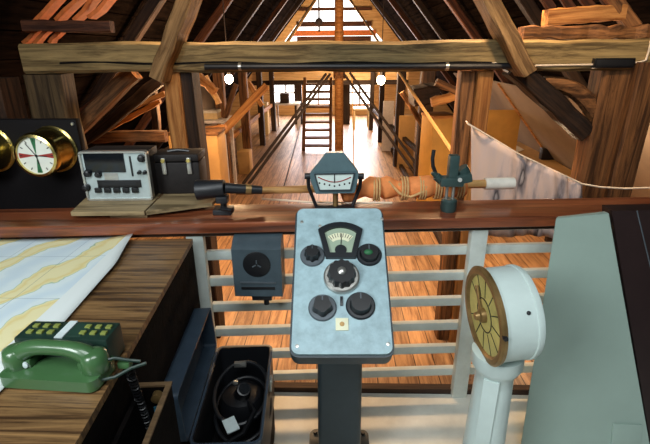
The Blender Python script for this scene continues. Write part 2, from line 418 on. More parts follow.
# left braces under the tie beam
for a, b_, Y, w, mt, lb in (
    ((134, 72), (66, 140), 4.3, .14, 'warm_timber', 'wide diagonal brace below the tie beam at the left, above the clock panel'),
    ((160, 80), (84, 142), 4.9, .11, 'dark_timber', 'dark diagonal brace behind the left end of the tie beam'),
    ((165, 93), (108, 119), 5.4, .06, 'pale_timber', 'thin pale pole leaning in the left eaves, upper of two'),
    ((160, 101), (106, 130), 5.6, .06, 'pale_timber', 'thin pale pole leaning in the left eaves, lower of two'),
    ((84, 137), (166, 136), 5.2, .12, 'warm_timber', 'level orange board in the left eaves above the silver instrument'),
    ((152, 82), (158, 140), 6.2, .1, 'dark_timber', 'dark upright stud deep in the left eaves'),
    ((216, 92), (196, 74), 6.0, .1, 'pale_timber', 'short pale brace beside the glaring left bulb'),
    ((120, 86), (74, 118), 5.8, .1, 'red_timber', 'reddish brace deep in the dark left eaves')):
    timber('brace' if 'pole' not in lb else 'pole', lb, at(*a, Y), at(*b_, Y), w, w, mt, 'beam' if 'pole' not in lb else 'pole', up=V((0, 1, 0)))
# rafters of both slopes
for sgn, side in ((-1, 'left'), (1, 'right')):
    for k, Y in enumerate((6.2, 9.2, 11.8, 15.0, 18.4)):
        o = .12
        p0 = V((sgn * (roofx(RIDGE - .3) - .1), Y, RIDGE - .45)); p1 = V((sgn * (roofx(FZ + .1) - .12), Y, FZ + .06))
        timber('rafter', 'dark red rafter on the %s roof slope, %s from the tie beam' % (side, 'nearest second third fourth farthest'.split()[k]),
               p0, p1, .14, .16, 'red_timber' if k % 2 else 'dark_timber', 'rafter', 'rafters of the %s slope' % side, n=10, up=V((0, 1, 0)))
# inner tie beam with loft boarding
timber('loft_beam', 'dark beam under the pale loft boarding at the far end', at(252, 83, 17), at(408, 82, 17), .2, .16, 'dark_timber')
p = at(330, 77, 17.2); p1 = at(408, 77, 17.2).x - at(252, 77, 17.2).x
t = thing('loft_boarding', 'pale horizontal boarding across the far end of the attic', 'boarding', (p.x, 17.2, at(330, 82.8, 17.2).z))
for k, py in enumerate((70, 74.5, 79)):
    c = at(330, py, 17.2); MB().box((c.x, 17.2, c.z), (p1, .05, .14)).build('board', 'loft_board', t, smooth=0)
# corridor posts
for k, (bx, by, w) in enumerate(((228, 186, .2), (249, 169, .2), (263, 145, .16), (274, 131, .16))):
    p = atz(bx, by, FZ)
    timber('post', 'brown post on the left side of the central aisle, %s' % ('nearest', 'second nearest', 'second farthest', 'farthest')[k], p, (p.x, p.y, 1.35 if k else 1.55), .2, w, 'warm_timber' if k < 2 else 'dark_timber', 'post', 'posts left of the aisle', jit=.006, up=V((1, 0, 0)))
for k, (bx, by, w) in enumerate(((420, 188, .28), (397, 166, .2), (380, 142, .15), (371, 130, .15))):
    p = atz(bx, by, FZ)
    timber('post', 'brown post on the right side of the central aisle, %s' % ('nearest', 'second nearest', 'second farthest', 'farthest')[k], p, (p.x, p.y, 1.35), .2, w, 'dark_timber', 'post', 'posts right of the aisle', jit=.006, up=V((1, 0, 0)))
# aisle handrails on their posts
pl = [atz(228, 186, FZ), atz(274, 131, FZ)]
timber('handrail', 'orange handrail along the left side of the aisle', (pl[0].x - .05, pl[0].y - 2.6, -.25), (pl[1].x - .05, pl[1].y, -.25), .1, .12, 'pale_timber', 'handrail')
pr = [atz(420, 188, FZ), atz(371, 130, FZ)]
timber('handrail', 'dark handrail along the right side of the aisle', (pr[0].x + .05, pr[0].y - 1.2, -.45), (pr[1].x + .05, pr[1].y, -.45), .1, .1, 'dark_timber', 'handrail')
timber('kerb', 'dark kerb board on the floor along the right of the aisle', (1.62, 6.0, FZ + .05), (1.62, 20, FZ + .05), .08, .1, 'dark_timber', 'board')

# mast with its stays
mp_ = atz(339, 153, FZ)
t = thing('mast', 'slim orange mast standing in the middle of the aisle', 'mast', mp_)
MB().cyl(mp_, (mp_.x - .02, mp_.y, 4.85), .125, .11, 10).build('pole', 'pale_timber', t)
bz = at(338, 74, mp_.y).z
MB().cyl((mp_.x, mp_.y, bz - .12), (mp_.x, mp_.y, bz + .06), .17, seg=10).build('collar', 'warm_timber', t)
def rope(label, ps, r, mat, sag=0):
    ps = [V(p) for p in ps]; pts = []
    for a, b_ in zip(ps, ps[1:]):
        for k in range(13):
            q = a.lerp(b_, k / 12); q.z -= sag * math.sin(math.pi * k / 12); pts.append(q)
    return tag(MB().tube(pts, r, 6).build('rope', mat, None, loc=pts[0]), label, 'rope')
rope('pale rope running from the mast down past the green clamp', [at(341, -14, 12.7), at(478, 190, 4.4)], .022, 'rope_pale')
rope('pale rope stay left of the bright gable window', [at(318, -4, 10), at(284, 47, 8)], .03, 'rope_pale')
a = atz(249, 184, FZ)
rope('dark stay sloping from the mast to the left floor, inner of two', [at(330, 74, 12.6), a], .036, 'rope_dark')
a = atz(243, 184, FZ)
rope('dark stay sloping from the mast to the left floor, outer of two', [at(326, 74, 12.6), a], .036, 'rope_dark')
rope('dark stay sloping from the mast to the right, inner of two', [at(344, 74, 12.6), atz(424, 186, FZ)], .034, 'rope_dark')
rope('dark stay sloping from the mast to the right, outer of two', [at(350, 73, 12.6), atz(430, 183, FZ)], .034, 'rope_dark')
rope('thin dark line running along the aisle floor towards the ladder stairs', [atz(301, 124, FZ + .02), atz(284, 186, FZ + .02)], .014, 'rope_dark')
rope('thin pale rope hanging beside the mast to the floor', [at(352, 78, 12.4), atz(354, 172, FZ)], .014, 'rope_pale')

# steep stairs
b0 = atz(317, 151, FZ); tp = at(318, 79, b0.y + 1.3)
t = thing('ladder_stairs', 'steep red brown ladder stairs at the far middle, left of the mast', 'stairs', b0)
hw = .40
for sx in (-1, 1):
    timber('stringer', None, (b0.x + sx * hw, b0.y, FZ + .02), (tp.x + sx * hw, tp.y, tp.z), .09, .2, 'warm_timber', parent=t, n=4, jit=.003)
for k in range(9):
    f_ = (k + .7) / 9.4; c = V((b0.x, b0.y, FZ)).lerp(tp, f_)
    MB().box((lerp(b0.x, tp.x, f_), c.y, c.z), (hw * 2, .24, .06)).build('tread', 'warm_timber', t, smooth=0)
for px, lb in ((299, 'dark thick post just left of the ladder stairs'), (346, 'dark thick post just right of the mast')):
    p = atz(px, 124, FZ); timber('post', lb, (p.x, p.y, FZ), (p.x, p.y, at(px, 80, p.y).z), .2, .3, 'dark_timber', 'post', jit=.006, up=V((1, 0, 0)))
# odds and ends down the aisle (seen small)
def crate(name, label, cat, px, ytop, wpx, Y, mat, dep=.4, lid=None, floor=FZ, rz=0):
    """a box whose top middle is seen at px,ytop, standing on the level z = floor"""
    c = at(px, ytop, Y); k = (at(px + .5, ytop, Y) - at(px - .5, ytop, Y)).length; w_, h_ = wpx * k, c.z - floor
    base = V((c.x, Y, floor)); t = thing(name, label, cat, base, rz)
    T_ = TR(base, rz)
    MB(T_).box((0, dep / 2, h_ / 2), (w_, dep, h_), bev=min(.02, w_ * .06)).build('body', mat, t)
    if lid: MB(T_).box((0, dep / 2, h_ - .02), (w_ * 1.03, dep * 1.03, .05), bev=.008).build('lid', lid, t)
    return t
def shelf(label, px, py, wpx, Y, mat='pale_timber', dep=.5):
    c = at(px, py, Y); k = (at(px + .5, py, Y) - at(px - .5, py, Y)).length; w_ = wpx * k
    t = thing('table', label, 'table', (c.x, Y, FZ))
    MB().box((c.x, Y + dep / 2, c.z - .025), (w_, dep, .05), bev=.006).build('tabletop', mat, t)
    for sx in (-1, 1):
        for sy in (.06, dep - .06):
            MB().box((c.x + sx * (w_ / 2 - .06), Y + sy, (FZ + c.z - .05) / 2), (.06, .06, c.z - .05 - FZ)).build('leg', mat, t, smooth=0)
    return t
shelf('white topped display table at the far left of the aisle', 286, 104, 26, 17.0, 'exhibit_white', .9)
shelf('low display table in the left aisle behind the posts', 205, 121, 40, 9.0, 'exhibit_white', .8)
def ztab(px, py, Y): return at(px, py, Y).z
crate('display_case', 'dark model case on the far left white table', 'case', 284, 94, 9, 17.2, 'dark_timber', .4, floor=ztab(286, 104, 17.0))
crate('storage_box', 'pale box on the low display table left of the aisle', 'box', 204, 111, 26, 9.2, 'cream_box', .4, 'paper_white', floor=ztab(205, 121, 9.0))
crate('crate', 'tall tan crate standing behind the right aisle posts', 'crate', 446, 116, 26, 7.4, 'yellow_panel', .5, 'pale_timber', rz=R(12))
crate('crate', 'tan upright board crate between the right aisle posts', 'crate', 408, 116, 16, 11.2, 'tan_panel', .3)
crate('crate', 'cream crate with a pale lid left of the aisle under the glaring bulb', 'crate', 240, 117, 12, 11.6, 'cream_box', .4, 'paper_white')
crate('crate', 'low orange crate on the left floor behind the carrying case', 'crate', 192, 133, 50, 7.0, 'tan_panel', .5, 'warm_timber')
crate('crate', 'small tan crate at the foot of the nearest left aisle post', 'crate', 243, 152, 12, 10.6, 'tan_panel', .4)
crate('crate', 'tall pale chest at the far left wall beyond the aisle posts', 'crate', 262, 103, 10, 16, 'cream_box', .4)
crate('crate', 'dark low chest under the far right windows', 'crate', 388, 104, 12, 16, 'dark_timber', .4)
q = at(203, 121, 9.65); q.z = ztab(205, 121, 9.0); hz = at(203, 80, 9.65).z - q.z
t = thing('sack', 'tan bulging sack on the low display table left of the aisle', 'sack', q)
MB(TR(q)).lathe([(0, 0), (.22, 0), (.3, hz * .15), (.31, hz * .4), (.24, hz * .68), (.1, hz * .84), (.07, hz * .88), (.12, hz), (0, hz * .97)], seg=20).build('cloth', 'sheathing', t)
MB(TR(q)).tube([(.085 * math.cos(a_), .085 * math.sin(a_), hz * .87) for a_ in [2 * math.pi * k_ / 20 for k_ in range(21)]], .014, 6).build('tie', 'rope_pale', t)
shelf('white display table at the far right of the aisle', 362, 109, 18, 17.0, 'cream_box', .9)
timber('brace', 'orange brace leaning right against the nearest left aisle post', at(188, 168, 8.6), at(266, 86, 9.4), .15, .2, 'pale_timber', up=V((0, 1, 0)))
crate('notice_board', 'white notice board standing between the far right aisle posts', 'notice board', 389, 101, 11, 13.2, 'exhibit_white', .06)
for a, b_, Y, w, mt, nm, lb in (
    ((182, 133), (226, 127), 7.9, .1, 'pale_timber', 'plank', 'pale plank lying across the left eaves above the low crate'),
    ((205, 76), (219, 104), 8.4, .09, 'loft_board', 'pole', 'pale pole leaning under the glaring left bulb'),
    ((236, 84), (222, 128), 9.4, .1, 'warm_timber', 'brace', 'steep brown brace on the nearest left aisle post'),
    ((402, 92), (424, 128), 9.0, .1, 'warm_timber', 'brace', 'brown brace between the right aisle posts'),
    ((431, 102), (470, 92), 6.6, .12, 'pale_timber', 'plank', 'pale plank slung level beside the right post pair'),
    ((436, 82), (468, 96), 6.2, .1, 'warm_timber', 'brace', 'short sloping brace under the tie beam beside the right post pair'),
    ((248, 82), (262, 106), 12.0, .12, 'pale_timber', 'brace', 'pale brace deep on the left of the aisle')):
    timber(nm, lb, at(*a, Y), at(*b_, Y), w, w, mt, 'beam' if nm == 'brace' else nm, up=V((0, 1, 0)))
timber('ledge_beam', 'big dark timber block hanging between the aisle and the right post pair', at(411, 96, 8.2), at(436, 92, 8.2), .3, .7, 'dark_timber', up=V((0, 1, 0)))

# hanging bulbs
BULBS = []
for (px, py, Y, lb) in ((229, 79, 7.0, 'glaring bare bulb hanging left of the aisle'), (381, 80, 9.0, 'bare lit bulb hanging right of the aisle')):
    c = at(px, py, Y); t = thing('pendant_bulb', lb, 'lamp', c)
    r_ = .06 if Y < 8 else .075
    MB().sph(c, r_, (1, 1, 1.15)).build('bulb', 'bulb_glow', t)
    MB().cyl(c + V((0, 0, r_)), c + V((0, 0, r_ + .1)), .03, .025).build('socket', 'black_plastic', t)
    MB().cyl(c + V((0, 0, r_ + .09)), (c.x, c.y, RIDGE - abs(c.x) * SL - .05), .008, seg=6).build('flex', 'rope_dark', t)
    BULBS.append(c)

# conduit and cables on the tie beam
def onbeam(x, y, off=.135): return at(x, y, FT - off)
t = thing('conduit', 'black pipe clipped along the lower edge of the tie beam', 'pipe', onbeam(360, 67))
MB().tube([onbeam(x, 67 - (x - 205) * .003) for x in range(205, 521, 9)], .026, 10).build('pipe', 'black_metal', t)
for x in (240, 447):
    p = onbeam(x, 66.5); MB().cyl(p - V((.012, 0, 0)), p + V((.012, 0, 0)), .031, seg=14).build('clip', 'silver', t)
t = tag(MB().tube([onbeam(490, 64), onbeam(495, 63), onbeam(500, 65), onbeam(504, 70), onbeam(508, 72)], .008, 6).build('cable', 'white_cable', None, loc=onbeam(490, 64)), 'short bent white cable at the end of the black pipe', 'cable')
t = tag(MB().tube([onbeam(532, 68), onbeam(536, 65.5), onbeam(560, 65), onbeam(597, 64.5)], .008, 6).build('cable', 'white_cable', None, loc=onbeam(532, 67)), 'straight white cable on the tie beam left of the black junction box', 'cable')
t = tag(MB().tube([onbeam(630, 63), onbeam(640, 62), onbeam(646, 60), onbeam(649, 50), onbeam(652, 36)], .008, 6).build('cable', 'white_cable', None, loc=onbeam(630, 63)), 'white cable climbing from the black junction box at the right edge', 'cable')
c = onbeam(613, 63); t = thing('junction_box', 'flat black junction box on the right of the tie beam', 'box', c)
MB().box(c, (.32, .05, .075), bev=.008).build('housing', 'black_plastic', t)
MB().box(c - V((0, .027, 0)), (.28, .006, .05), bev=.002).build('cover', 'black_metal', t)

# right eaves: sloping sheathing, ledges, boxes
zs0, zs1 = 1.0, -.95
p0, p1 = V((roofx(zs0) - .3, 4.4, zs0)), V((roofx(zs1) - .3, 4.4, zs1))
t = thing('sheathing_panel', 'pale brown sheathing board lining the right roof slope', 'panel', (p1.x, 6, FZ))
d = (p1 - p0); M = Matrix.Translation((p0 + p1) / 2 + V((0, 4.3, 0)))
ang = math.atan2(-d.z, d.x)
MB(M @ Matrix.Rotation(ang, 4, 'Y')).box((0, 0, 0), (d.length, 8.6, .03)).build('board', 'sheathing', t, smooth=0)
MB(M @ Matrix.Rotation(ang, 4, 'Y')).box((0, .6, -.03), (d.length, .07, .03)).build('batten', 'pale_timber', t, smooth=0)
MB().box((p1.x - .03, 8.7, (zs1 + FZ) / 2), (.04, 8.6, zs1 - FZ)).build('knee_board', 'cream_box', t, smooth=0)
LZ = -.5
P_ = [atz(*q, LZ) for q in ((484, 150), (522, 141), (600, 187), (560, 205))]
t = thing('plank_bench', 'long tan plank ledge in the right eaves behind the cloth', 'ledge', (sum(p.x for p in P_) / 4, sum(p.y for p in P_) / 4, FZ))
MB().prism([(p.x, p.y) for p in P_], LZ - .06, LZ, bev=.006).build('top', 'tan_panel', t)
for p in P_:
    q = p.lerp((P_[0] + P_[2]) / 2, .12); MB().box((q.x, q.y, (FZ + LZ - .06) / 2), (.08, .08, LZ - .06 - FZ)).build('leg', 'dark_timber', t, smooth=0)
crate('panel_board', 'yellow board leaning upright in the right eaves above the cloth', 'panel', 504, 110, 36, 9.4, 'yellow_panel', .06)
q = atz(550, 160, LZ)
crate('box', 'small black box on the plank ledge in the right eaves', 'box', 550, 149, 14, q.y, 'black_plastic', .14, 'black_metal', floor=LZ)
P_ = [atz(*q, LZ) for q in ((492, 150), (512, 143.5), (524, 150), (505, 157))]
tag(MB().prism([(p.x, p.y) for p in P_], LZ + .001, LZ + .012).build('paper_sheet', 'paper_white', None, loc=(P_[0].x, P_[0].y, LZ)), 'white sheet lying on the plank ledge in the right eaves', 'paper')

# cloth on its line
YC = 3.0
top = [(468, 124), (495, 140), (520, 155), (550, 169), (586, 186)]
def topy(x):
    for (a, ya), (b2, yb) in zip(top, top[1:]):
        if x <= b2: return ya + (yb - ya) * (x - a) / (b2 - a)
    return top[-1][1]
bm_ = MB(); W_, H_ = 44, 10; grid = []
o0 = at(471, 210, YC)
for i in range(W_ + 1):
    x = 471 + (583 - 471) * i / W_; row = []
    for j in range(H_ + 1):
        y = lerp(topy(x), 236, j / H_); s_ = (i / W_) ** 1.5
        q = at(x, y, YC); q.y += .035 * s_ * math.sin(i * 1.15 + .3 * math.sin(j)) * (.4 + .6 * j / H_) + .02 * math.sin(i * .35)
        q.z += .006 * math.sin(i * 1.7) * (j == 0) * s_
        row.append(bm_.bm.verts.new(q))
    grid.append(row)
for i in range(W_):
    for j in range(H_): bm_.bm.faces.new((grid[i][j], grid[i + 1][j], grid[i + 1][j + 1], grid[i][j + 1]))
t = bm_.build('printed_cloth', 'printed_cloth', None, loc=o0, smooth=80)
so = t.modifiers.new('s', 'SOLIDIFY'); so.thickness = .004
tag(t, 'pinkish white printed cloth hanging from a slack line behind the rail', 'cloth')
tag(MB().tube([at(466, 121, 3.94)] + [at(x, topy(x) - .3, YC) for x in range(468, 587, 6)] + [at(600, 187, YC), at(625, 188.5, YC), at(668, 187, YC), at(760, 182, YC), at(840, 177, YC)], .006, 6).build('clothes_line', 'white_cable', None, loc=at(468, 124, YC)), 'thin white line that carries the printed cloth', 'line')

# ------------------------------------------------------------------ bridge: railing
YAW = R(3.6)
BR = TR((0, 1.745, 0), YAW)                                  # railing frame: x along the rail, y away from the viewer, front edge at y = 0
RZ = .985
rl = thing('railing', 'white slatted railing with a broad mahogany handrail', 'railing', BR.translation, YAW)
MB(BR).box((-.1, .11, RZ - .0235), (4.6, .235, .047), bev=.008, seg=3).build('handrail', 'mahogany', rl)
MB(BR).box((-.1, .03, RZ - .058), (4.6, .022, .02), bev=.003).build('cleat', 'dark_timber', rl)
for z in (.13, .265, .40, .535, .67, .80, .915):
    MB(BR).box((.53, .085, z), (2.2, .03, .042), bev=.004).build('slat', 'white_paint', rl)
for px, py in ((484, 229), (200, 262)):
    x = (BR.inverted() @ at(px, py, 1.78)).x
    MB(BR).box((x, .05, (RZ - .047) / 2), (.072, .042, RZ - .047), bev=.004).build('stanchion', 'white_paint', rl)

# ------------------------------------------------------------------ chart desk
DZ = .925
dx1 = -.525
E0, E1 = atz(193, 238, DZ), atz(75, 444, DZ)
DM = TR((E1.x, E1.y, 0), math.atan2(E0.y - E1.y, E0.x - E1.x) - R(90)); DMi = DM.inverted()   # desk frame: y along its right edge, x out of its side
dl_ = (E0 - E1).length - .006
t = thing('chart_desk', 'brown wooden chart desk along the left under the rail', 'desk', (-1.2, 1.1, 0))
MB(DM).prism([(-2.0, -.55), (0, -.55), (0, dl_), (-2.0, dl_)], DZ - .02, DZ, bev=.003).build('desktop', 'desk_wood', t)
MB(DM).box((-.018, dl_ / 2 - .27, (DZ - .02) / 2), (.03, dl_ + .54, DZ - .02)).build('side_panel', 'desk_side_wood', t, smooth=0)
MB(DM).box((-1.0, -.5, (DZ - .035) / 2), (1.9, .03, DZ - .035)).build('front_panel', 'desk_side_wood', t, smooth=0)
# chart
rt = [(134.5, 236.5), (126, 250), (117, 266), (92, 293), (66, 322), (38, 352), (8, 385)]
bmc = MB(); cols = 40; grid = []
re_ = [atz(x, y, DZ + .003) for x, y in rt]
for i in range(25):
    f_ = i / 24; yy = lerp(re_[0].y - .005, .72, f_)
    xr = None
    for a, c in zip(re_, re_[1:]):
        if a.y >= yy >= c.y: xr = lerp(a.x, c.x, (a.y - yy) / (a.y - c.y))
    if xr is None: xr = re_[0].x if yy > re_[0].y else re_[-1].x
    row = []
    for j in range(cols + 1):
        u = j / cols; x = lerp(-2.45, xr, u); z = DZ + .003 + .016 * max(0, (u - .92) / .08) ** 2 * (1 - f_) + .002 * math.sin(x * 9) * math.sin(yy * 7) + .002
        row.append(bmc.bm.verts.new((x, yy - .05 * max(0, -x - .8) * (1 - f_), z)))
    grid.append(row)
for i in range(24):
    for j in range(cols): bmc.bm.faces.new((grid[i][j], grid[i + 1][j], grid[i + 1][j + 1], grid[i][j + 1]))
o = bmc.build('nautical_chart', 'chart_paper', None, loc=(re_[2].x, 1.2, DZ), smooth=80)
so = o.modifiers.new('s', 'SOLIDIFY'); so.thickness = .0015
tag(o, 'pale blue and yellow sea chart spread over the wooden desk', 'chart')

# ------------------------------------------------------------------ telephone and keypad box
def keybox():
    zt = DZ + .085
    A, B_, C_, D_ = atz(15, 338, zt), atz(32, 319.5, zt), atz(117, 323, zt), atz(109, 340, zt)
    ex = (D_ - A); rz = math.atan2(ex.y, ex.x); w_ = .5 * (ex.length + (C_ - B_).length); dp = .5 * ((B_ - A).length + (C_ - D_).length)
    c = (A + B_ + C_ + D_) / 4; base = V((c.x, c.y, DZ + .004))
    M = TR(base, rz); h = zt - base.z
    t = thing('keypad_box', 'dark green telephone keypad box behind the green handset', 'telephone box', base, rz)
    MB(M).box((0, 0, h / 2), (w_, dp, h), bev=.006).build('body', 'phone_dark', t)
    for cx in (-.27, .31):
        for i in range(3):
            for j in range(2):
                MB(M).box((w_ * cx + (i - 1) * .026, (j - .5) * dp * .34, h + .002), (.014, dp * .18, .006), bev=.0015).build('key', 'key_yellow', t)
    MB(M).box((-w_ * .02, 0, h + .0015), (.02, dp * .92, .003)).build('stripe', 'label_white', t, smooth=0)
    MB(M).box((w_ * .12, 0, h + .001), (w_ * .16, dp * .7, .002)).build('index_card', 'key_dark', t, smooth=0)
    return t
keybox()
# handset on its cradle
zc = DZ + .05
a, b_ = atz(6, 383, DZ), atz(102, 389, DZ)
ex = b_ - a; rz = math.atan2(ex.y, ex.x); L_ = ex.length
base = V(((a.x + b_.x) / 2, (a.y + b_.y) / 2 + .03, DZ + .005)); M = TR(base, rz)
t = thing('telephone', 'green telephone with its handset lying on the cradle', 'telephone', base, rz)
MB(M).prism(rrect(L_, .1, .02), 0, .028, bev=.006).box((-L_ * .29, .012, .036), (.022, .05, .026), bev=.006).box((L_ * .29, .012, .036), (.022, .05, .026), bev=.006).build('cradle', 'phone_green', t)
hs = MB(M); pts = []; Lh = L_ * 1.0
for k in range(25):
    f_ = k / 24; x = lerp(-Lh / 2 + .02, Lh / 2 - .02, f_); e = abs(2 * f_ - 1)
    pts.append((x, 0, .08 - .032 * e ** 3.2))
hs.tube(pts, lambda f_: .0175 + .007 * abs(2 * f_ - 1) ** 2, 14)
for sx in (-1, 1):
    x = sx * (Lh / 2 - .022)
    hs.lathe([(0, .016), (.027, .016), (.031, .024), (.031, .045), (.027, .066), (.016, .072), (0, .074)], Matrix.Translation((x, 0, .005)))
ho = hs.build('handset', 'phone_green', t, smooth=60)
MB(M).lathe([(0, 0), (.008, 0), (.008, .004), (0, .006)], Matrix.Translation((-L_ * .29, -.0135, .038)) @ Matrix.Rotation(R(90), 4, 'X'), 12).build('latch_button', 'label_white', t)
MB(M).box((L_ * .5 + .03, .03, .02), (.03, .02, .018), bev=.004).build('plug', 'phone_green', t)
# cords: straight leads then a coil dropping into the bin
x0 = L_ * .5
MB(M).tube([(x0 - .005, 0, .05), (x0 + .02, .012, .05), (x0 + .045, .025, .035), (x0 + .07, .03, .03)], .004, 7).tube([(x0, -.02, .012), (x0 + .03, -.014, .018), (x0 + .06, .004, .03), (x0 + .09, .02, .034)], .004, 7).build('lead', 'phone_dark', t)
cs = atz(130, 372, DZ - .02); ce = atz(153, 440, .62); pts = []
for k in range(25 * 12 + 1):
    f_ = k / 300; c = cs.lerp(ce, f_); ang = 2 * math.pi * k / 12; r_ = .010
    pts.append(c + V((math.cos(ang) * r_, math.sin(ang) * r_ * .8, math.sin(ang) * r_ * .5)))
MB().tube(pts, .0024, 5).build('coiled_cord', 'black_plastic', t)

# bin on the desk side
zb = .80
B_ = DMi @ atz(168, 388, zb)
bx0, bx1, by0, by1 = -.002, B_.x, B_.y - .36, B_.y + .012
mx_, my_ = (bx0 + bx1) / 2, (by0 + by1) / 2
t = thing('side_bin', 'open dark wooden bin fixed to the desk side, coiled cord hanging in it', 'bin', DM @ V((mx_, my_, .5)))
w_ = .012
for c, s_ in (((bx1, my_, .65), (w_, by1 - by0, .3)), ((bx0 + w_, my_, .65), (w_, by1 - by0, .3)), ((mx_, by1, .65), (bx1 - bx0, w_, .3)), ((mx_, by0, .65), (bx1 - bx0, w_, .3))):
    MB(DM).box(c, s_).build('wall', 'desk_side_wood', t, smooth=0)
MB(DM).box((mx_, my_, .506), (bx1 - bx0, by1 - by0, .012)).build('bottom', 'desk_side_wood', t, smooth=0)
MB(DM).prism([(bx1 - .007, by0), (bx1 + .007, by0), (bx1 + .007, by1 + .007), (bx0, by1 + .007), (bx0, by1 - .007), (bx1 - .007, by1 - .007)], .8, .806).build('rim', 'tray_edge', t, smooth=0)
MB(DM).box((mx_ + .01, by1 - .008, .72), (.03, .004, .03)).build('blue_label', 'label_blue', t, smooth=0)
MB(DM).lathe([(0, 0), (.014, 0), (.014, .02), (0, .024)], Matrix.Translation((mx_ + .012, by1 - .006, .775)) @ Matrix.Rotation(R(90), 4, 'X'), 14).build('brass_boss', 'old_brass', t)

# ------------------------------------------------------------------ open case with sight compass
zr = .45
fr, nr, fl, nl = atz(271, 346, zr), atz(263, 440, zr), atz(221, 346, zr), atz(187, 440, zr)
xl, xr = (fl.x + nl.x) / 2, (fr.x + nr.x) / 2; y0, y1 = nr.y - .02, fr.y
cx, cy, cw, cl = (xl + xr) / 2, (y0 + y1) / 2, xr - xl, y1 - y0
base = V((cx, cy, .2)); M = TR(base, YAW)
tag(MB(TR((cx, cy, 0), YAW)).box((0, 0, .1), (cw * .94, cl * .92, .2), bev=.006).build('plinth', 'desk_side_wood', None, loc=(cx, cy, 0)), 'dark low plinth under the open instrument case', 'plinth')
t = thing('instrument_case', 'black instrument case with its lid open and an instrument inside', 'case', base, YAW)
O_, I_ = rrect(cw, cl, .03), rrect(cw - .018, cl - .018, .022)
MB(M).ringp(O_, I_, 0, .25).build('shell', 'black_metal', t)
MB(M).prism(I_, .004, .016).build('bottom', 'soot_black', t)
MB(M).ringp(rrect(cw + .006, cl + .006, .032), rrect(cw - .01, cl - .01, .026), .238, .252).build('rim', 'case_blue', t)
MB(M).box((cw / 2 + .006, .06, .215), (.01, .04, .05), bev=.002).box((cw / 2 + .012, .06, .235), (.006, .024, .03), bev=.002).build('latch', 'silver', t)
lh = .2; ld = .065
LM = M @ Matrix.Translation((-cw / 2 - .004, 0, .255)) @ Matrix.Rotation(R(-2), 4, 'Y')
lidm = MB(LM)
# tray opening towards +x: back plate plus four walls
RY = Matrix.Rotation(R(-90), 4, 'Y')                         # polygon (x,y)->(z,y), extruded along -x
P_ = rrect(lh, cl, .02, cx=lh / 2); Q_ = rrect(lh - .016, cl - .016, .014, cx=lh / 2)
lidm.ringp(P_, Q_, 0, ld, RY).prism(P_, ld - .01, ld, RY)
lidm.build('lid', 'case_blue', t)
# instrument: a bowl with ring handle, lens tube and white tag
IC = M @ Matrix.Translation((.008, .05, .055))
MB(IC).lathe([(0, -.04), (.07, -.04), (.088, .03), (.088, .1), (.075, .125), (.04, .14), (0, .142)]).build('compass_bowl', 'black_plastic', t)
for rr, zz in ((.104, .135), (.108, .05)):
    MB(IC).tube([(rr * math.cos(a_), rr * 1.35 * math.sin(a_), zz + .03 * math.sin(a_)) for a_ in [2 * math.pi * k / 40 for k in range(41)]], .008, 8).build('ring', 'black_metal', t)
MB(IC).cyl((.0, -.01, .12), (.02, -.05, .19), .034, .027, bev=.003).build('lens_tube', 'black_plastic', t)
MB(IC).cyl((.018, -.047, .184), (.0215, -.054, .195), .02).build('lens', 'screen_glass', t)
MB(M).box((-.005, -.13, .2), (.045, .055, .006), Matrix.Rotation(R(30), 4, 'Z') @ Matrix.Rotation(R(15), 4, 'X')).build('tag', 'label_white', t, smooth=0)
MB(M).tube([(-.06, -.2, .08), (-.02, -.16, .15), (.04, -.15, .18), (.07, -.06, .19), (.04, -.0, .18)], .009, 8).build('cable', 'black_plastic', t)
MB(M).box((-.01, .17, .225), (.05, .02, .02), bev=.003).build('bracket', 'silver', t)
MB(M).box((-.02, .09, .2), (.02, .014, .014), bev=.003).build('catch', 'silver', t)
# ------------------------------------------------------------------ intercom on the railing
yb = 1.745 + .063 * (-.3) + .045                             # slat front is about y = +.07 in the rail frame
tl, br_ = at(231, 247, 1.66), at(283, 298, 1.66)
cx = (tl.x + br_.x) / 2; w_ = br_.x - tl.x; zb, zt = br_.z + .01, RZ - .06
Yf = 1.655; dpt = 1.80 - Yf
base = V((cx, Yf + dpt, zb)); M = TR((cx, Yf, zb))
t = thing('intercom', 'dark grey intercom speaker box hung on the railing slats', 'intercom', base)
h = zt - zb
S = [(0, 0), (0, h * .86), (dpt * .35, h), (dpt * .78, h), (dpt * .78, 0)]
Mx = M @ Matrix(((0, 0, 1, 0), (1, 0, 0, 0), (0, 1, 0, 0), (0, 0, 0, 1)))   # (a,b)->(y,z), extrude along x
MB().prism(S, -w_ / 2, w_ / 2, Mx, bev=.01, seg=3).build('housing', 'intercom_paint', t)
F = M @ Matrix.Rotation(R(90), 4, 'X')                        # local z -> -y
MB(F).lathe([(0, 0), (w_ * .28, 0), (w_ * .28, .004), (w_ * .25, .006), (0, .003)], Matrix.Translation((0, h * .6, 0))).build('speaker_grille', 'black_plastic', t)
for k in range(3):
    a_ = R(90 + 120 * k); MB(F).box((math.cos(a_) * w_ * .06, h * .6 + math.sin(a_) * w_ * .06, .006), (w_ * .08, .005, .004), Matrix.Rotation(a_, 4, 'Z')).build('louvre', 'knob_plate', t, smooth=0)
MB(F).box((0, h * .27, .004), (w_ * .74, .006, .008), bev=.001).build('ledge', 'knob_plate', t)
MB(F).box((0, h * .16, .002), (w_ * .7, .012, .004), bev=.001).build('name_plate', 'black_plastic', t)
MB(M).box((w_ * .05, .04, -.012), (w_ * .42, .06, .03), bev=.004).build('gland', 'black_metal', t)
MB(M).cyl((w_ * .12, .04, -.02), (w_ * .12, .04, -.06), .012).build('cable_stub', 'black_plastic', t)
MB(M).box((0, dpt * .88, h * .7), (.06, dpt * .24, .04)).build('bracket', 'black_metal', t, smooth=0)

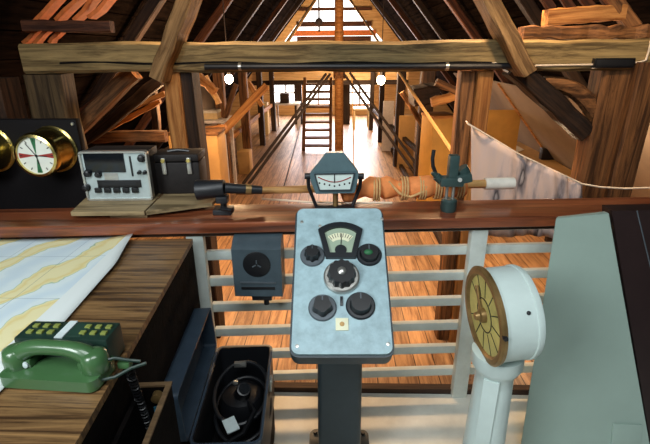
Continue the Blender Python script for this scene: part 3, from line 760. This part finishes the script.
# ------------------------------------------------------------------ control console
pb, ptp = at(341.5, 354, 1.09), at(339.7, 208.5, 1.52)
vv = (ptp - pb).normalized(); uu = V((math.cos(R(1)), math.sin(R(1)), 0)); ww = uu.cross(vv).normalized(); vv = ww.cross(uu)
PM = Matrix((uu, vv, ww)).transposed().to_4x4(); PM.translation = (pb + ptp) / 2
PH = (ptp - pb).length; PW = .5 * ((onpl(382, 214, PM) - onpl(297, 214, PM)).length + (onpl(391, 345, PM) - onpl(291, 345, PM)).length)
pc = lambda px, py: onpl(px, py, PM)
base = V((PM.translation.x, 1.42, 0))
t = thing('control_console', 'blue grey control console with dials on a dark post', 'console', base)
PB = .075
MB(PM).prism(rrect(PW + .014, PH + .014, .03), -PB, -.012, bev=.012, seg=3).build('housing', 'console_edge', t)
MB(PM).prism(rrect(PW, PH, .022), -.014, 0, bev=.005, seg=3).build('face_plate', 'console_paint', t)
# post: tapered, from a plinth up into the housing
pm = PM @ V((0, -PH * .2, -PB)); x_ = base.x
yp = 1.43
MB().prism(rrect(.172, .16, .02, cx=x_, cy=yp), .05, pm.z + .05, top=rrect(.162, .15, .02, cx=x_, cy=yp), bev=0).build('post', 'post_paint', t)
MB().prism(rrect(.26, .25, .03, cx=x_, cy=yp), 0, .05, bev=.012).build('plinth', 'post_paint', t)
for sx in (-1, 1):
    for sy in (-1, 1): MB().cyl((x_ + sx * .105, yp + sy * .1, .05), (x_ + sx * .105, yp + sy * .1, .062), .01, seg=6).build('bolt', 'black_metal', t)
# gauge
g = pc(340.5, 241); k = (pc(350, 241) - pc(340, 241)).length / 10
gk = k * 1.16
def gauge_outline(s_):
    P = [(-11 * s_, -17 * s_), (11 * s_, -17 * s_)]
    for a_ in range(0, 9):
        th = R(lerp(-52, 52, a_ / 8)); P.append((24.5 * s_ * math.sin(-th) * -1, 0))
    P = [(-12.5 * s_, -18 * s_), (12.5 * s_, -18 * s_)]
    for a_ in range(9):
        th = R(lerp(42, -42, a_ / 8)); P.append((29 * s_ * math.sin(th), -11 * s_ + 29 * s_ * math.cos(th)))
    return [(g.x + x * gk, g.y + y * gk) for x, y in P]
MB(PM).ringp(gauge_outline(1), gauge_outline(.72), -.004, .012).build('gauge_frame', 'dial_frame', t)
gd = MB(PM).prism(gauge_outline(.74), -.002, .002).build('gauge_dial', 'green_dial', t, smooth=0)
mbx = MB(PM); pts_o, pts_i = [], []
for a_ in range(13):
    th = R(lerp(40, -40, a_ / 12)); pts_o.append((g.x + 17 * gk * math.sin(th), g.y - 9 * gk + 17 * gk * math.cos(th))); pts_i.append((g.x + 10 * gk * math.sin(th), g.y - 9 * gk + 10 * gk * math.cos(th)))
mbx.prism(pts_o + pts_i[::-1], .002, .0028).build('scale_band', 'cream_dial', gd, smooth=0)
mbx = MB(PM)
for a_ in range(-4, 5):
    th = R(a_ * 9); c = V((g.x + 14.5 * gk * math.sin(th), g.y - 9 * gk + 14.5 * gk * math.cos(th), .0031)); mbx.box(c, (.5 * gk, 4 * gk, .0006), Matrix.Rotation(-th, 4, 'Z'))
mbx.build('tick_marks', 'ink_black', gd, smooth=0)
MB(PM).box((g.x + .5 * gk, g.y - 1 * gk, .0045), (.7 * gk, 16 * gk, .001), Matrix.Rotation(R(-3), 4, 'Z')).build('needle', 'ink_black', gd, smooth=0)
MB(PM).prism(circ(5 * gk, 20, g.x, g.y - 9.5 * gk), .002, .006).build('needle_hub', 'dial_frame', gd)
def knob(px, py, rp, rk, lobes, h=.03, plate='knob_plate', name='knob', cap=None, twist=0):
    c = pc(px, py); kk = k
    kp = MB(PM).lathe([(0, -.002), (rp * kk, -.002), (rp * kk, .004), (rp * kk * .93, .007), (0, .007)], Matrix.Translation((c.x, c.y, 0))).build('knob_plate', plate, t)
    P = []
    for a_ in range(60):
        th = 2 * math.pi * a_ / 60; r_ = rk * kk * (1 + (.09 * math.cos(lobes * th + twist) if lobes else 0)); P.append((c.x + r_ * math.cos(th), c.y + r_ * math.sin(th)))
    T_ = [(c.x + (x - c.x) * .86, c.y + (y - c.y) * .86) for x, y in P]
    kb = MB(PM).prism(P, .006, .006 + h, top=T_, bev=.0025).build(name, 'black_plastic', kp, smooth=40)
    MB(PM).box((c.x, c.y + rk * kk * .6, .0065 + h), (rk * kk * .12, rk * kk * .55, .0015)).build('pointer', 'knob_plate', kp, smooth=0)
    return c, kp
knob(312.5, 256, 12, 7.5, 8)
c, kp = knob(369, 255, 12.5, 9.5, 0, .014, 'dial_frame')
MB(PM).sph((c.x - k, c.y, .018), 4.5 * k, (1, .7, .5)).build('lamp_lens', 'ink_green', kp)
knob(322.5, 308, 13, 9, 5, .03, twist=1.2)
knob(360.5, 306, 13.5, 10, 0, .026, 'dial_frame')
c = pc(341.5, 278)
MB(PM).lathe([(0, 0), (17 * k, 0), (17 * k, .014), (15.5 * k, .018), (0, .018)], Matrix.Translation((c.x, c.y, 0)), 48).build('scale_ring', 'silver', t)
P = []
for a_ in range(96):
    th = 2 * math.pi * a_ / 96; r_ = 13.2 * k * (1 + .05 * math.cos(12 * th)); P.append((c.x + r_ * math.cos(th), c.y + r_ * math.sin(th)))
mk = MB(PM).prism(P, .016, .05, top=[(c.x + (x - c.x) * .9, c.y + (y - c.y) * .9) for x, y in P], bev=.003).build('main_knob', 'black_plastic', t, smooth=40)
MB(PM).lathe([(0, .05), (4 * k, .05), (4 * k, .053), (2.6 * k, .057), (0, .058)], Matrix.Translation((c.x, c.y, 0)), 16).build('cap_nut', 'silver', mk)
c = pc(341.5, 301.5); MB(PM).box((c.x, c.y, .003), (2.6 * k, 9 * k, .006), bev=.001).build('index_mark', 'dial_frame', t)
c = pc(342, 324.5); pl_ = MB(PM).box((c.x, c.y, .002), (11.5 * k, 11.5 * k, .004), bev=.001).build('rating_plate', 'cream_dial', t)
MB(PM).prism(circ(2.2 * k, 12, c.x, c.y), .004, .005).build('emblem', 'old_brass', pl_, smooth=0)
for px, py in ((302, 222), (382, 219), (297, 346), (388, 344), (320, 226)):
    c = pc(px, py); MB(PM).lathe([(0, 0), (1.8 * k, 0), (1.6 * k, .002), (0, .003)], Matrix.Translation((c.x, c.y, 0)), 12).build('screw', 'silver', t)

# ------------------------------------------------------------------ rudder indicator on the rail
YI = 1.87
pz = lambda x, y: at(x, y, YI)
c0 = pz(334, 172); base = V((c0.x, YI, RZ))
t = thing('rudder_indicator', 'grey blue hooded meter in a yoke on the rail above the console', 'meter', base)
FM = Matrix.Translation(c0) @ Matrix.Rotation(R(90 - 8), 4, 'X')   # x right, y up, z towards viewer
fl_ = lambda x, y: ((lambda q: (q.x, q.y))(onpl(x, y, FM)))
hexo = [fl_(*q) for q in ((326, 153), (343, 152.5), (358.5, 172), (358, 180), (354.5, 193), (316, 194), (310.5, 181), (310, 173))]
MB(FM).prism(hexo, -.1, 0, bev=.006).build('body', 'meter_paint', t)
wo = [fl_(*q) for q in ((314, 173.5), (355, 172.5), (351, 190.5), (319, 191))]; wi = [fl_(*q) for q in ((315.5, 174.6), (353.5, 173.8), (350, 189.2), (320, 189.6))]
MB(FM).ringp(wo, wi, -.002, .008).build('bezel', 'console_edge', t, smooth=0)
dl = MB(FM).prism(wi, -.002, .002).build('dial', 'pale_dial', t, smooth=0)
hood = [fl_(*q) for q in ((310, 173), (359, 172), (344, 152.5), (325, 153.2))]
MB(FM).prism([fl_(*q) for q in ((311, 172.5), (358, 171.5), (344, 153), (325, 153.5))], 0, .002, top=[fl_(*q) for q in ((313, 172), (356, 171.2), (355, 169), (314, 169.6))]).build('hood', 'meter_paint', t, smooth=0)
mbx = MB(FM)
for k_ in range(7):
    q = fl_(319.5 + k_ * 5, 183 + 3 * (1 - abs(k_ - 3) / 3)); mbx.prism(circ(.0042, 8, *q), .002, .0032)
mbx.build('scale_dots', 'ink_black', dl, smooth=0)
mbx = MB(FM); mbx.tube([(*fl_(lerp(318, 351, k_ / 12), 177 + 5 * math.sin(math.pi * k_ / 12)), .003) for k_ in range(13)], .0022, 5).build('scale_arc', 'ink_red', dl)
q = fl_(334.5, 178); MB(FM).box((q[0], q[1], .005), (.004, .04, .001)).build('needle', 'ink_black', dl, smooth=0)
for sx, xa, xb in ((-1, 307.5, 316.5), (1, 361, 352)):
    a_, b_ = pz(xa, 178), pz(xb, 207)
    y_ = YI + .03
    MB().tube([(a_.x, y_, a_.z), (a_.x - sx * .002, y_, a_.z - .05), (b_.x, y_, RZ)], .008, 8).build('yoke_arm', 'black_metal', t)
    MB().cyl((a_.x - sx * .022, y_, a_.z), (a_.x + sx * .014, y_, a_.z), .014, seg=12, bev=.002).build('thumb_screw', 'black_metal', t)
a_ = pz(335.5, 193)
MB().cyl((a_.x, YI + .03, RZ), (a_.x, YI + .03, a_.z + .01), .012).build('stem', 'old_brass', t)
MB().box((a_.x, YI + .03, RZ + .005), (.17, .05, .01), bev=.002).build('foot', 'black_metal', t)

# ------------------------------------------------------------------ brass clocks on the black panel
YPn = 2.12
p_tl, p_br = at(-90, 120, YPn), at(80, 214, YPn)
base = V(((p_tl.x + p_br.x) / 2, YPn + .02, RZ - .05))
t = thing('clock_panel', 'black upright board behind the rail carrying brass clocks', 'panel', (base.x, YPn + .02, RZ - .3))
xr_ = at(75, 118, YPn).x
MB().box(((p_tl.x + xr_) / 2, YPn + .02, (p_tl.z + RZ - .3) / 2), (xr_ - p_tl.x, .04, p_tl.z - RZ + .3), bev=.004).build('board', 'soot_black', t)
for xx in (p_tl.x + .1, xr_ - .1):
    MB().box((xx, YPn + .065, (FZ + p_tl.z - .1) / 2), (.06, .05, p_tl.z - .1 - FZ)).build('upright', 'dark_timber', t, smooth=0)
q = at(72, 124, YPn - .004); MB().lathe([(0, 0), (.008, 0), (.006, .006), (0, .007)], Matrix.Translation((q.x, YPn, q.z)) @ Matrix.Rotation(R(90), 4, 'X'), 10).build('screw', 'silver', t)
def clock(px, py, lb):
    c = at(px, py, YPn); t = thing('brass_clock', lb, 'clock', c)
    M = Matrix.Translation((c.x, YPn, c.z)) @ Matrix.Rotation(R(90), 4, 'X')
    r = .094
    MB(M).lathe([(0, 0), (.112, 0), (.112, .008), (.102, .014), (.098, .02), (.098, .12), (.103, .125), (.103, .135), (.096, .152), (.085, .156), (.085, .141), (0, .141)], seg=48).build('case', 'brass', t)
    dl = MB(M).lathe([(0, .139), (.085, .139), (.085, .144), (0, .144)], seg=40).build('dial', 'white_dial', t)
    for a0, mt, nm in ((0, 'ink_green', 'silence_sector'), (180, 'ink_green', 'silence_sector'), (90, 'ink_red', 'silence_sector'), (270, 'ink_red', 'silence_sector')):
        P = [(0, 0)] + [(.08 * math.sin(R(a0 + d_)), .08 * math.cos(R(a0 + d_))) for d_ in (-9, -3, 3, 9)]
        MB(M).prism(P, .144, .1446).build(nm, mt, dl, smooth=0)
    for k_ in range(12):
        a_ = R(30 * k_); MB(M).box((.07 * math.sin(a_), .07 * math.cos(a_), .1448), (.004, .012, .0006), Matrix.Rotation(-a_, 4, 'Z')).build('hour_mark', 'ink_black', dl, smooth=0)
    for a_, l_, w_ in ((-34, .068, .003), (172, .04, .005), (95, .05, .003)):
        a_ = R(a_); MB(M).box((l_ / 2 * math.sin(a_), l_ / 2 * math.cos(a_), .147), (w_, l_, .001), Matrix.Rotation(-a_, 4, 'Z')).build('hand', 'ink_black', dl, smooth=0)
    MB(M).lathe([(0, .1455), (.006, .1455), (.005, .1495), (0, .15)], seg=14).build('arbor', 'ink_black', dl)
    for k_ in range(4):
        a_ = R(45 + 90 * k_); MB(M).lathe([(0, .008), (.005, .008), (.004, .012), (0, .0125)], Matrix.Translation((.106 * math.cos(a_), .106 * math.sin(a_), 0)), 8).build('screw', 'old_brass', t)
    MB(M).cyl((-.1, -.03, .06), (-.125, -.038, .06), .01, .007, 10).build('hinge_knob', 'brass', t)
clock(55, 149, 'round brass radio room clock with red and green sectors on the black board')
clock(-7, 149, 'second brass instrument on the black board, cut off by the left edge')

# ------------------------------------------------------------------ silver instrument, stand planks, black case
zst = RZ
pA, pB = atz(70, 215.5, zst), atz(208, 208, zst)
yaw = R(3)
st = TR((at(118, 210, 1.80).x, 1.775, zst), R(4))
t = thing('stand_plank', 'pale wooden plank stand under the silver instrument', 'stand', st.translation, R(4))
zp = RZ + .037
q0, q1, q2 = atz(70.5, 212, zp), atz(144, 211.3, zp), atz(212, 202.5, zp)
back = lambda p, Y_: (p.x * Y_ / p.y + .0, Y_)
MB().prism([(q0.x, q0.y), (q1.x, q1.y), (q1.x - .02, 2.05), (q0.x - .06, 2.05)], zp - .018, zp, bev=.003).build('plank', 'stand_wood', t)
MB().prism([(q1.x + .006, q1.y + .004), (q2.x, q2.y), (q2.x + .02, 2.1), (q1.x - .012, 2.1)], zp - .018, zp - .001, bev=.003).build('plank', 'stand_wood', t)
for p_ in ((atz(133, 214, RZ).x, 1.80), (atz(95, 210, RZ).x, 1.9), (atz(190, 204, RZ).x, 1.925)):
    MB().box((p_[0], p_[1], RZ + .0095), (.16, .06, .019), bev=.002).build('block', 'stand_wood', t)
zi = zst + .038
YR = 1.895
tl, br_ = at(79, 151, YR), at(153.5, 200, YR)
w_ = br_.x - tl.x; h = tl.z - zi; cx = (tl.x + br_.x) / 2
IM = TR((cx, YR, zi), R(2))
t = thing('radio_receiver', 'silver fronted radio receiver with dark screen and black knobs', 'radio', (cx, YR, zi), R(2))
IF = IM @ Matrix.Rotation(R(90), 4, 'X')
MB(IM).box((0, .075, h / 2), (w_ * .97, .13, h * .97), bev=.006).build('cabinet', 'case_leather', t)
MB(IF).ringp(rrect(w_, h, .012, cy=h / 2), rrect(w_ - .016, h - .016, .008, cy=h / 2), -.02, .01).build('frame', 'silver', t)
MB(IF).prism(rrect(w_ - .014, h - .014, .007, cy=h / 2), -.012, .002).build('front_panel', 'instrument_panel', t)
ip = lambda x, y: ((lambda q: (q.x, q.y))(onpl(x, y, IF)))
def irect(x0, y0, x1, y1, z0, z1, nm, mt, bev=.001, par=None):
    a_, b2 = ip(x0, y0), ip(x1, y1)
    return MB(IF).box(((a_[0] + b2[0]) / 2, (a_[1] + b2[1]) / 2, (z0 + z1) / 2), (abs(b2[0] - a_[0]), abs(b2[1] - a_[1]), z1 - z0), bev=bev).build(nm, mt, par or t)
irect(83, 152.5, 126.5, 172, .001, .008, 'screen', 'screen_glass', .003)
irect(129, 156, 134, 176, .001, .006, 'scale_slot', 'black_plastic')
irect(104, 173, 119, 180, .001, .004, 'name_plate', 'silver')
irect(97.5, 180, 142, 187, .001, .008, 'drum_window', 'black_plastic', .002)
irect(103, 182, 137, 184.4, .008, .009, 'drum_scale', 'black_metal', 0)
for k_ in range(5): irect(95.5 + k_ * 9.2, 187.4, 102.5 + k_ * 9.2, 192, .001, .014, 'push_button', 'black_plastic', .002)
def ikn(x, y, r, hh=.018):
    q = ip(x, y); MB(IF).lathe([(0, 0), (r, 0), (r, .004), (r * .8, .006), (r * .78, hh), (r * .6, hh + .002), (0, hh + .002)], Matrix.Translation((q[0], q[1], .002)), 18).build('knob', 'black_plastic', t)
for x, y, r in ((142, 158, .018), (140, 172, .009), (145.5, 172, .009), (88.5, 173, .017), (99, 174, .015), (87, 187, .018)): ikn(x, y, r)
for sx in (-1, 1):
    for yy in (.012, h - .012):
        MB(IF).lathe([(0, 0), (.004, 0), (.003, .002), (0, .0025)], Matrix.Translation((sx * (w_ / 2 - .004), yy, .01)), 8).build('screw', 'chrome', t)
# black carrying case to the right
YK = 1.985
tl, br_ = at(151, 154.5, YK), at(202, 196, YK)
w_ = br_.x - tl.x; zk = RZ + .0; h = tl.z - RZ - .037; cx = (tl.x + br_.x) / 2
KM = TR((cx, YK, RZ + .037), R(3))
t = thing('carrying_case', 'black leather carrying case with two metal clasps beside the receiver', 'case', KM.translation, R(3))
MB(KM).box((0, .07, h * .4), (w_, .14, h * .8), bev=.008).build('body', 'case_leather', t)
MB(KM).box((0, .07, h * .91), (w_ * 1.01, .145, h * .18), bev=.008).build('lid', 'case_leather', t)
for f_ in (-.24, .3):
    cb_ = MB(KM).box((f_ * w_, -.006, h * .72), (.02, .01, .075), bev=.003).build('clasp', 'silver', t)
    MB(KM).cyl((f_ * w_, -.01, h * .86), (f_ * w_, -.018, h * .86), .009, seg=12).build('clasp_button', 'brass', cb_)
MB(KM).tube([(-.05, .07, h), (-.045, .07, h + .0), (.0, .07, h + .006), (.045, .07, h), (.05, .07, h)], .007, 8).build('handle', 'black_plastic', t)

# ------------------------------------------------------------------ dark scope in a clamp
YT = 1.84
a_, b2 = at(197, 190, YT), at(225, 188, YT)
base = V((at(211, 205, YT).x, YT, RZ))
t = thing('clamped_scope', 'black spotting scope held by a clamp on the rail beside the carrying case', 'scope', base)
MB().cyl(a_, b2, .044, .036, 24, bev=.004).build('hood', 'black_metal', t)
e_ = at(262, 190, YT + .04)
MB().cyl(b2, e_, .024, .018, 18).build('tube', 'black_metal', t)
MB().cyl(lerp(b2, e_, .55), lerp(b2, e_, .7), .024, seg=18).build('focus_ring', 'old_brass', t)
q = lerp(a_, b2, .9)
MB().cyl((q.x, q.y, RZ), (q.x, q.y, q.z), .014).build('stem', 'black_metal', t)
MB().box((q.x, q.y - .01, RZ + .012), (.08, .07, .024), bev=.005).box((q.x, q.y - .01, q.z - .045), (.05, .05, .03), bev=.005).build('clamp', 'black_metal', t)
MB().cyl((q.x + .0, q.y - .04, RZ + .03), (q.x + .05, q.y - .06, RZ + .03), .009).build('clamp_screw', 'black_plastic', t)

# ------------------------------------------------------------------ spar with furled sail on the rail
ysp = 2.0
s0, s1 = at(236, 190, ysp - .05), at(513, 184.3, ysp + .04)
zs = RZ + .062
s0.z = zs; s1.z = zs + .012
t = thing('furled_sail', 'orange sail furled around a pale wooden spar along the rail', 'sail', (s0.lerp(s1, .5).x, ysp, RZ))
MB().cyl(s0, s1, .017, .02, 14).build('spar', 'spar_wood', t)
e0 = s0.lerp(s1, .895); MB().cyl(e0, s1 + V((.002, 0, 0)), .028, .028, 16, bev=.003).build('white_end', 'paper_white', t)
pts = []; random.seed(3)
f0, f1 = .37, .83
for k_ in range(29):
    f_ = k_ / 28; p = s0.lerp(s1, lerp(f0, f1, f_)); p.z -= .008 + .006 * math.sin(f_ * 17); p.y -= .012 * math.sin(f_ * 9 + 1); pts.append(p)
rads = [.042 + .012 * math.sin(k_ * 1.1) * math.sin(k_ * .37) + .008 * random.random() for k_ in range(29)]
rads[0] = .012; rads[-1] = .014
MB().tube(pts, lambda f_: rads[round(f_ * 28)], 12).build('sail', 'sail_orange', t, smooth=70)
for f_ in (.40, .5, .6, .665, .72, .80):
    p = s0.lerp(s1, f_); 
    mbx = MB()
    for j in range(3):
        pp = p + V((.012 * (j - 1), -.005, -.009)); mbx.tube([pp + V((0, .052 * math.cos(a_), .052 * math.sin(a_))) for a_ in [2 * math.pi * q_ / 16 for q_ in range(17)]], .0045, 6)
    mbx.build('lashing', 'rope_pale', t)
p = s0.lerp(s1, .62)
MB().tube([p + V((-.1, -.03, .03)), p + V((-.05, -.05, -.02)), p + V((0, -.055, -.035)), p + V((.06, -.05, -.01)), p + V((.09, -.03, .03))], .006, 7).build('line', 'rope_pale', t)
tag(MB().tube([V((x_, y_, RZ + .006)) for x_, y_ in [(q.x, q.y) for q in (atz(262, 200, RZ), atz(285, 201.5, RZ), atz(310, 203.5, RZ), atz(360, 204, RZ), atz(392, 204, RZ))]], .0045, 6).build('cable', 'white_cable', None, loc=atz(285, 201.5, RZ)), 'thin white cable lying on the rail behind the console', 'cable')

# ------------------------------------------------------------------ green clamp instrument
YA = 1.86
base = V((at(451, 205, YA).x, YA, RZ))
t = thing('bearing_sight', 'dark green bearing sight clamped on the rail in front of the orange sail', 'instrument', base)
A2 = lambda x, y, Y=YA: at(x, y, Y)
q = lambda x, y, dy=0: at(x, y, YA + dy)
zf = lambda y: A2(450, y).z
cx = base.x
MB().lathe([(0, 0), (.03, 0), (.035, .012), (.034, .05), (.028, .056), (0, .056)], Matrix.Translation((cx - .01, YA, RZ)), 20).build('socket', 'teal_paint', t)
for sx in (-1, 1): MB().cyl((cx - .01 + sx * .014, YA, RZ + .05), (cx - .01 + sx * .014, YA, zf(184)), .007, seg=10).build('leg', 'silver', t)
MB().box((cx - .01, YA, zf(181)), (.1, .06, .04), bev=.01).build('yoke', 'teal_paint', t)
MB().box((cx - .007, YA, zf(170)), (.042, .045, .13), bev=.008).build('sight_tube', 'teal_paint', t)
MB().cyl(q(436, 176), q(443, 182), .018, seg=14).cyl(q(433, 172), q(437, 177), .012, seg=12).build('arm', 'teal_paint', t)
MB().box(q(463, 178), (.07, .05, .04), Matrix.Rotation(R(-12), 4, 'Y'), bev=.01).cyl(q(461, 168, .01), q(466, 176, .01), .028, .024, 16).build('eyepiece', 'teal_paint', t)
MB().cyl(q(460, 180, -.03), q(460, 180, -.04), .009, seg=12).build('knob', 'silver', t)
MB().tube([q(434, 150), q(432.5, 158), q(433, 166), q(436, 174)], .008, 8).build('bracket', 'black_metal', t)

# ------------------------------------------------------------------ engine telegraph
fc = at(486, 315, 1.23)
r = .152
ax = V((-math.cos(R(5)), -math.sin(R(5)), -.09)).normalized()
TM = Matrix.Translation(fc) @ align(V((0, 0, 0)), ax)          # local z points out of the face
zc_ = fc - ax * .058
base = V((zc_.x, zc_.y, 0))
t = thing('engine_telegraph', 'white drum shaped engine telegraph with a brass face on a pedestal', 'telegraph', base)
MB(TM).lathe([(0, -.122), (r * .86, -.122), (r * .95, -.115), (r * .98, -.104), (r * .98, -.096), (r * .96, -.094), (r * .97, -.01), (r, -.008), (r, 0), (r * .9, .001), (0, .001)], seg=56).build('drum', 'telegraph_white', t)
MB(TM).lathe([(r * .83, -.002), (r * 1.02, -.002), (r * 1.03, .008), (r * .98, .014), (r * .88, .014), (r * .83, .006), (r * .83, -.002)], seg=56, cap=False).build('bezel', 'old_brass', t)
dl = MB(TM).lathe([(0, .001), (r * .87, .001), (r * .87, .005), (0, .005)], seg=48).build('dial', 'brass_dial', t)
mbx = MB(TM)
for k_ in range(11):
    a_ = R(-150 + 30 * k_); mbx.box((r * .62 * math.cos(a_), r * .62 * math.sin(a_), .0056), (r * .44, .0035, .001), Matrix.Rotation(a_, 4, 'Z'))
mbx.build('sector_lines', 'ink_black', dl, smooth=0)
MB(TM).tube([(r * .36 * math.cos(a_), r * .36 * math.sin(a_), .0055) for a_ in [2 * math.pi * k_ / 30 for k_ in range(31)]], .002, 5).build('inner_ring', 'ink_black', dl)
up_l = (TM.to_3x3().inverted() @ V((0, 0, 1))).normalized(); a_ = math.atan2(up_l.y, up_l.x)
MB(TM).box((r * .3 * math.cos(a_ + .5), r * .3 * math.sin(a_ + .5), .016), (r * .66, .014, .005), Matrix.Rotation(a_ + .5, 4, 'Z'), bev=.002).build('pointer', 'old_brass', t)
MB(TM).lathe([(0, .005), (.024, .005), (.022, .02), (.014, .024), (.012, .036), (0, .038)], seg=18).build('hub', 'old_brass', t)
sd = V((TM.to_3x3().inverted() @ V((0, -1, .15)))); a2 = math.atan2(sd.y, sd.x)
MB(TM).box((r * 1.03 * math.cos(a2 + math.pi * 0), r * 1.03 * math.sin(a2), .008), (.02, .012, .012), Matrix.Rotation(a2, 4, 'Z'), bev=.003).build('catch', 'black_metal', t)
MB().lathe([(0, 0), (.13, 0), (.13, .03), (.1, .05), (.078, .09), (.07, .3), (.062, .6), (.06, fc.z - r - .07), (.072, fc.z - r - .05), (.082, fc.z - r - .03), (.082, fc.z - r + .012), (0, fc.z - r + .03)], Matrix.Translation(base), 36).build('pedestal', 'telegraph_white', t)
q = V((base.x - .03, base.y - .058, .48)); MB().box(q, (.05, .012, .34), Matrix.Rotation(R(-25), 4, 'Z'), bev=.003).build('access_door', 'telegraph_white', t)
q = TM @ V((r * .97 * math.cos(a2 + .4), r * .97 * math.sin(a2 + .4), -.07)); MB().sph(q, .006).build('plug_screw', 'black_metal', t)

# ------------------------------------------------------------------ pale cabinet and dark cabinet at the right
def yr(x): return 1.745 + .063 * x - .02
tL, tR_ = at(556, 218.5, 1.70), at(609, 213, 1.73)
bL, bR = atz(519, 456, 0), atz(653, 461, 0)
ztop = (tL.z + tR_.z) / 2
t = thing('pale_cabinet', 'tall pale green tapering cabinet side by the telegraph', 'cabinet', ((bL.x + bR.x) / 2, 1.6, 0))
mbx = MB(); vs = []
fr_ = [bL, bR, V((tR_.x, tR_.y, tR_.z)), V((tL.x, tL.y, tL.z))]
bk = [V((bL.x * yr(bL.x) / bL.y + .01, yr(bL.x), 0)), V((bR.x, yr(bR.x), 0)), V((tR_.x + .005, tR_.y + .035, tR_.z - .004)), V((tL.x * (tL.y + .035) / tL.y + .004, tL.y + .035, tL.z - .004))]
a_ = [mbx.bm.verts.new(v) for v in fr_]; b2 = [mbx.bm.verts.new(v) for v in bk]
mbx.bm.faces.new(a_); mbx.bm.faces.new(b2[::-1])
for k_ in range(4): mbx.bm.faces.new((a_[k_], a_[(k_ + 1) % 4], b2[(k_ + 1) % 4], b2[k_]))
bmesh.ops.bevel(mbx.bm, geom=list(mbx.bm.edges), offset=.003, segments=2, affect='EDGES', clamp_overlap=True)
mbx.build('body', 'cabinet_pale', t)
# small flap at the lower right corner
n_ = (fr_[1] - fr_[0]).cross(fr_[3] - fr_[0]).normalized()
ctr = fr_[0].lerp(fr_[1], .82).lerp(fr_[3].lerp(fr_[2], .82), .1) + n_ * .003
MC = Matrix(((fr_[1] - fr_[0]).normalized(), n_.cross((fr_[1] - fr_[0]).normalized()), n_)).transposed().to_4x4(); MC.translation = ctr
MB(MC).box((0, 0, 0), (.12, .12, .008), bev=.003).build('flap', 'cabinet_pale', t)
# dark cabinet
g = .012
zt2 = tR_.z + .008
t = thing('dark_cabinet', 'dark brown cabinet at the right edge beside the pale cabinet', 'cabinet', (1.75, 1.6, 0))
mbx = MB()
P0 = [V((bR.x + g, bR.y + .02, 0)), V((2.3, bR.y + .05, 0)), V((2.3, tR_.y + .05, zt2)), V((tR_.x + g, tR_.y + .005, zt2))]
P1 = [V((p.x, yr(p.x) + .012, p.z)) for p in P0]
a_ = [mbx.bm.verts.new(v) for v in P0]; b2 = [mbx.bm.verts.new(v) for v in P1]
mbx.bm.faces.new(a_); mbx.bm.faces.new(b2[::-1])
for k_ in range(4): mbx.bm.faces.new((a_[k_], a_[(k_ + 1) % 4], b2[(k_ + 1) % 4], b2[k_]))
mbx.build('body', 'cabinet_dark', t, smooth=0)
n_ = (P0[1] - P0[0]).cross(P0[3] - P0[0]).normalized()
l0, l1 = P0[3].lerp(P0[2], .085), P0[0].lerp(P0[1], .2)
MB().tube([l0 + n_ * .0, l1 + n_ * .0], .003, 6).build('edge_strip', 'knob_plate', t)

# ------------------------------------------------------------------ light
def light(kind, name, loc, power, color, size=.1, target=None, spot=None):
    ld = bpy.data.lights.new(name, kind); ld.energy = power; ld.color = color
    if kind == 'AREA': ld.shape = 'RECTANGLE'; ld.size, ld.size_y = size if isinstance(size, tuple) else (size, size)
    else: ld.shadow_soft_size = size
    if kind == 'SPOT': ld.spot_size = R(spot or 80); ld.spot_blend = .6
    o = bpy.data.objects.new(name, ld); COL.objects.link(o); o.location = loc
    if target is not None:
        o.rotation_euler = (V(target) - V(loc)).to_track_quat('-Z', 'Y').to_euler()
    return o
WARM = (1, .60, .30); WARM2 = (1, .70, .42); COOL = (.92, .98, 1)
for c, p in zip(BULBS, (90, 110)): light('POINT', 'bulb_light', c + V((0, -.12, -.02)), p, WARM, .06)
light('SPOT', 'aisle_spot', (-.9, 4.5, 2.9), 520, WARM, .15, (-.2, 4.3, FZ), 110)
light('SPOT', 'aisle_spot', (1.2, 4.5, 2.9), 520, WARM, .15, (1.0, 4.3, FZ), 110)
light('POINT', 'eaves_fill', (-2.1, 6.2, .9), 75, WARM, .1)  # unseen fill, added to warm the left eaves and braces
light('POINT', 'eaves_fill', (2.5, 5.2, .6), 70, WARM2, .1)  # no visible source, added to brighten the right eaves
light('POINT', 'loft_fill', (0, 11, 1.5), 160, WARM, .2)  # unseen fills from here on, added to brighten the loft and far boarding
light('POINT', 'loft_fill', (.8, 15.2, 1.0), 300, WARM2, .2)
light('POINT', 'loft_fill', (-.9, 18.6, 1.6), 220, WARM2, .2)
light('SPOT', 'beam_fill', (1.3, 2.5, 2.75), 150, WARM2, .1, (2.1, 3.6, .8), 95)  # unseen, added to light the cloth, right posts and tie beam
light('SPOT', 'beam_fill', (-.5, 2.7, 2.85), 65, WARM2, .1, (-1.7, 4.0, 1.2), 95)  # weaker unseen counterpart, added for the left half of the beam
light('AREA', 'far_daylight', (0, 20.4, .5), 540, (1, .92, .97), (4, 1.5), (0, 13, FZ))
light('AREA', 'bridge_daylight', (.3, -.6, 4.0), 110, COOL, (2.4, 1.6), (-.05, 1.3, .8))
light('AREA', 'bridge_daylight', (-1.9, -.9, 2.7), 125, COOL, (1.4, 1.2), (.3, 1.4, .7))
w = bpy.data.worlds.new('world'); scene.world = w; w.use_nodes = True
w.node_tree.nodes['Background'].inputs[0].default_value = (.62, .74, .9, 1); w.node_tree.nodes['Background'].inputs[1].default_value = .07
vs = scene.view_settings; vs.view_transform = 'Standard'; vs.look = 'None'; vs.gamma = 1; vs.use_curve_mapping = False; vs.exposure = 0
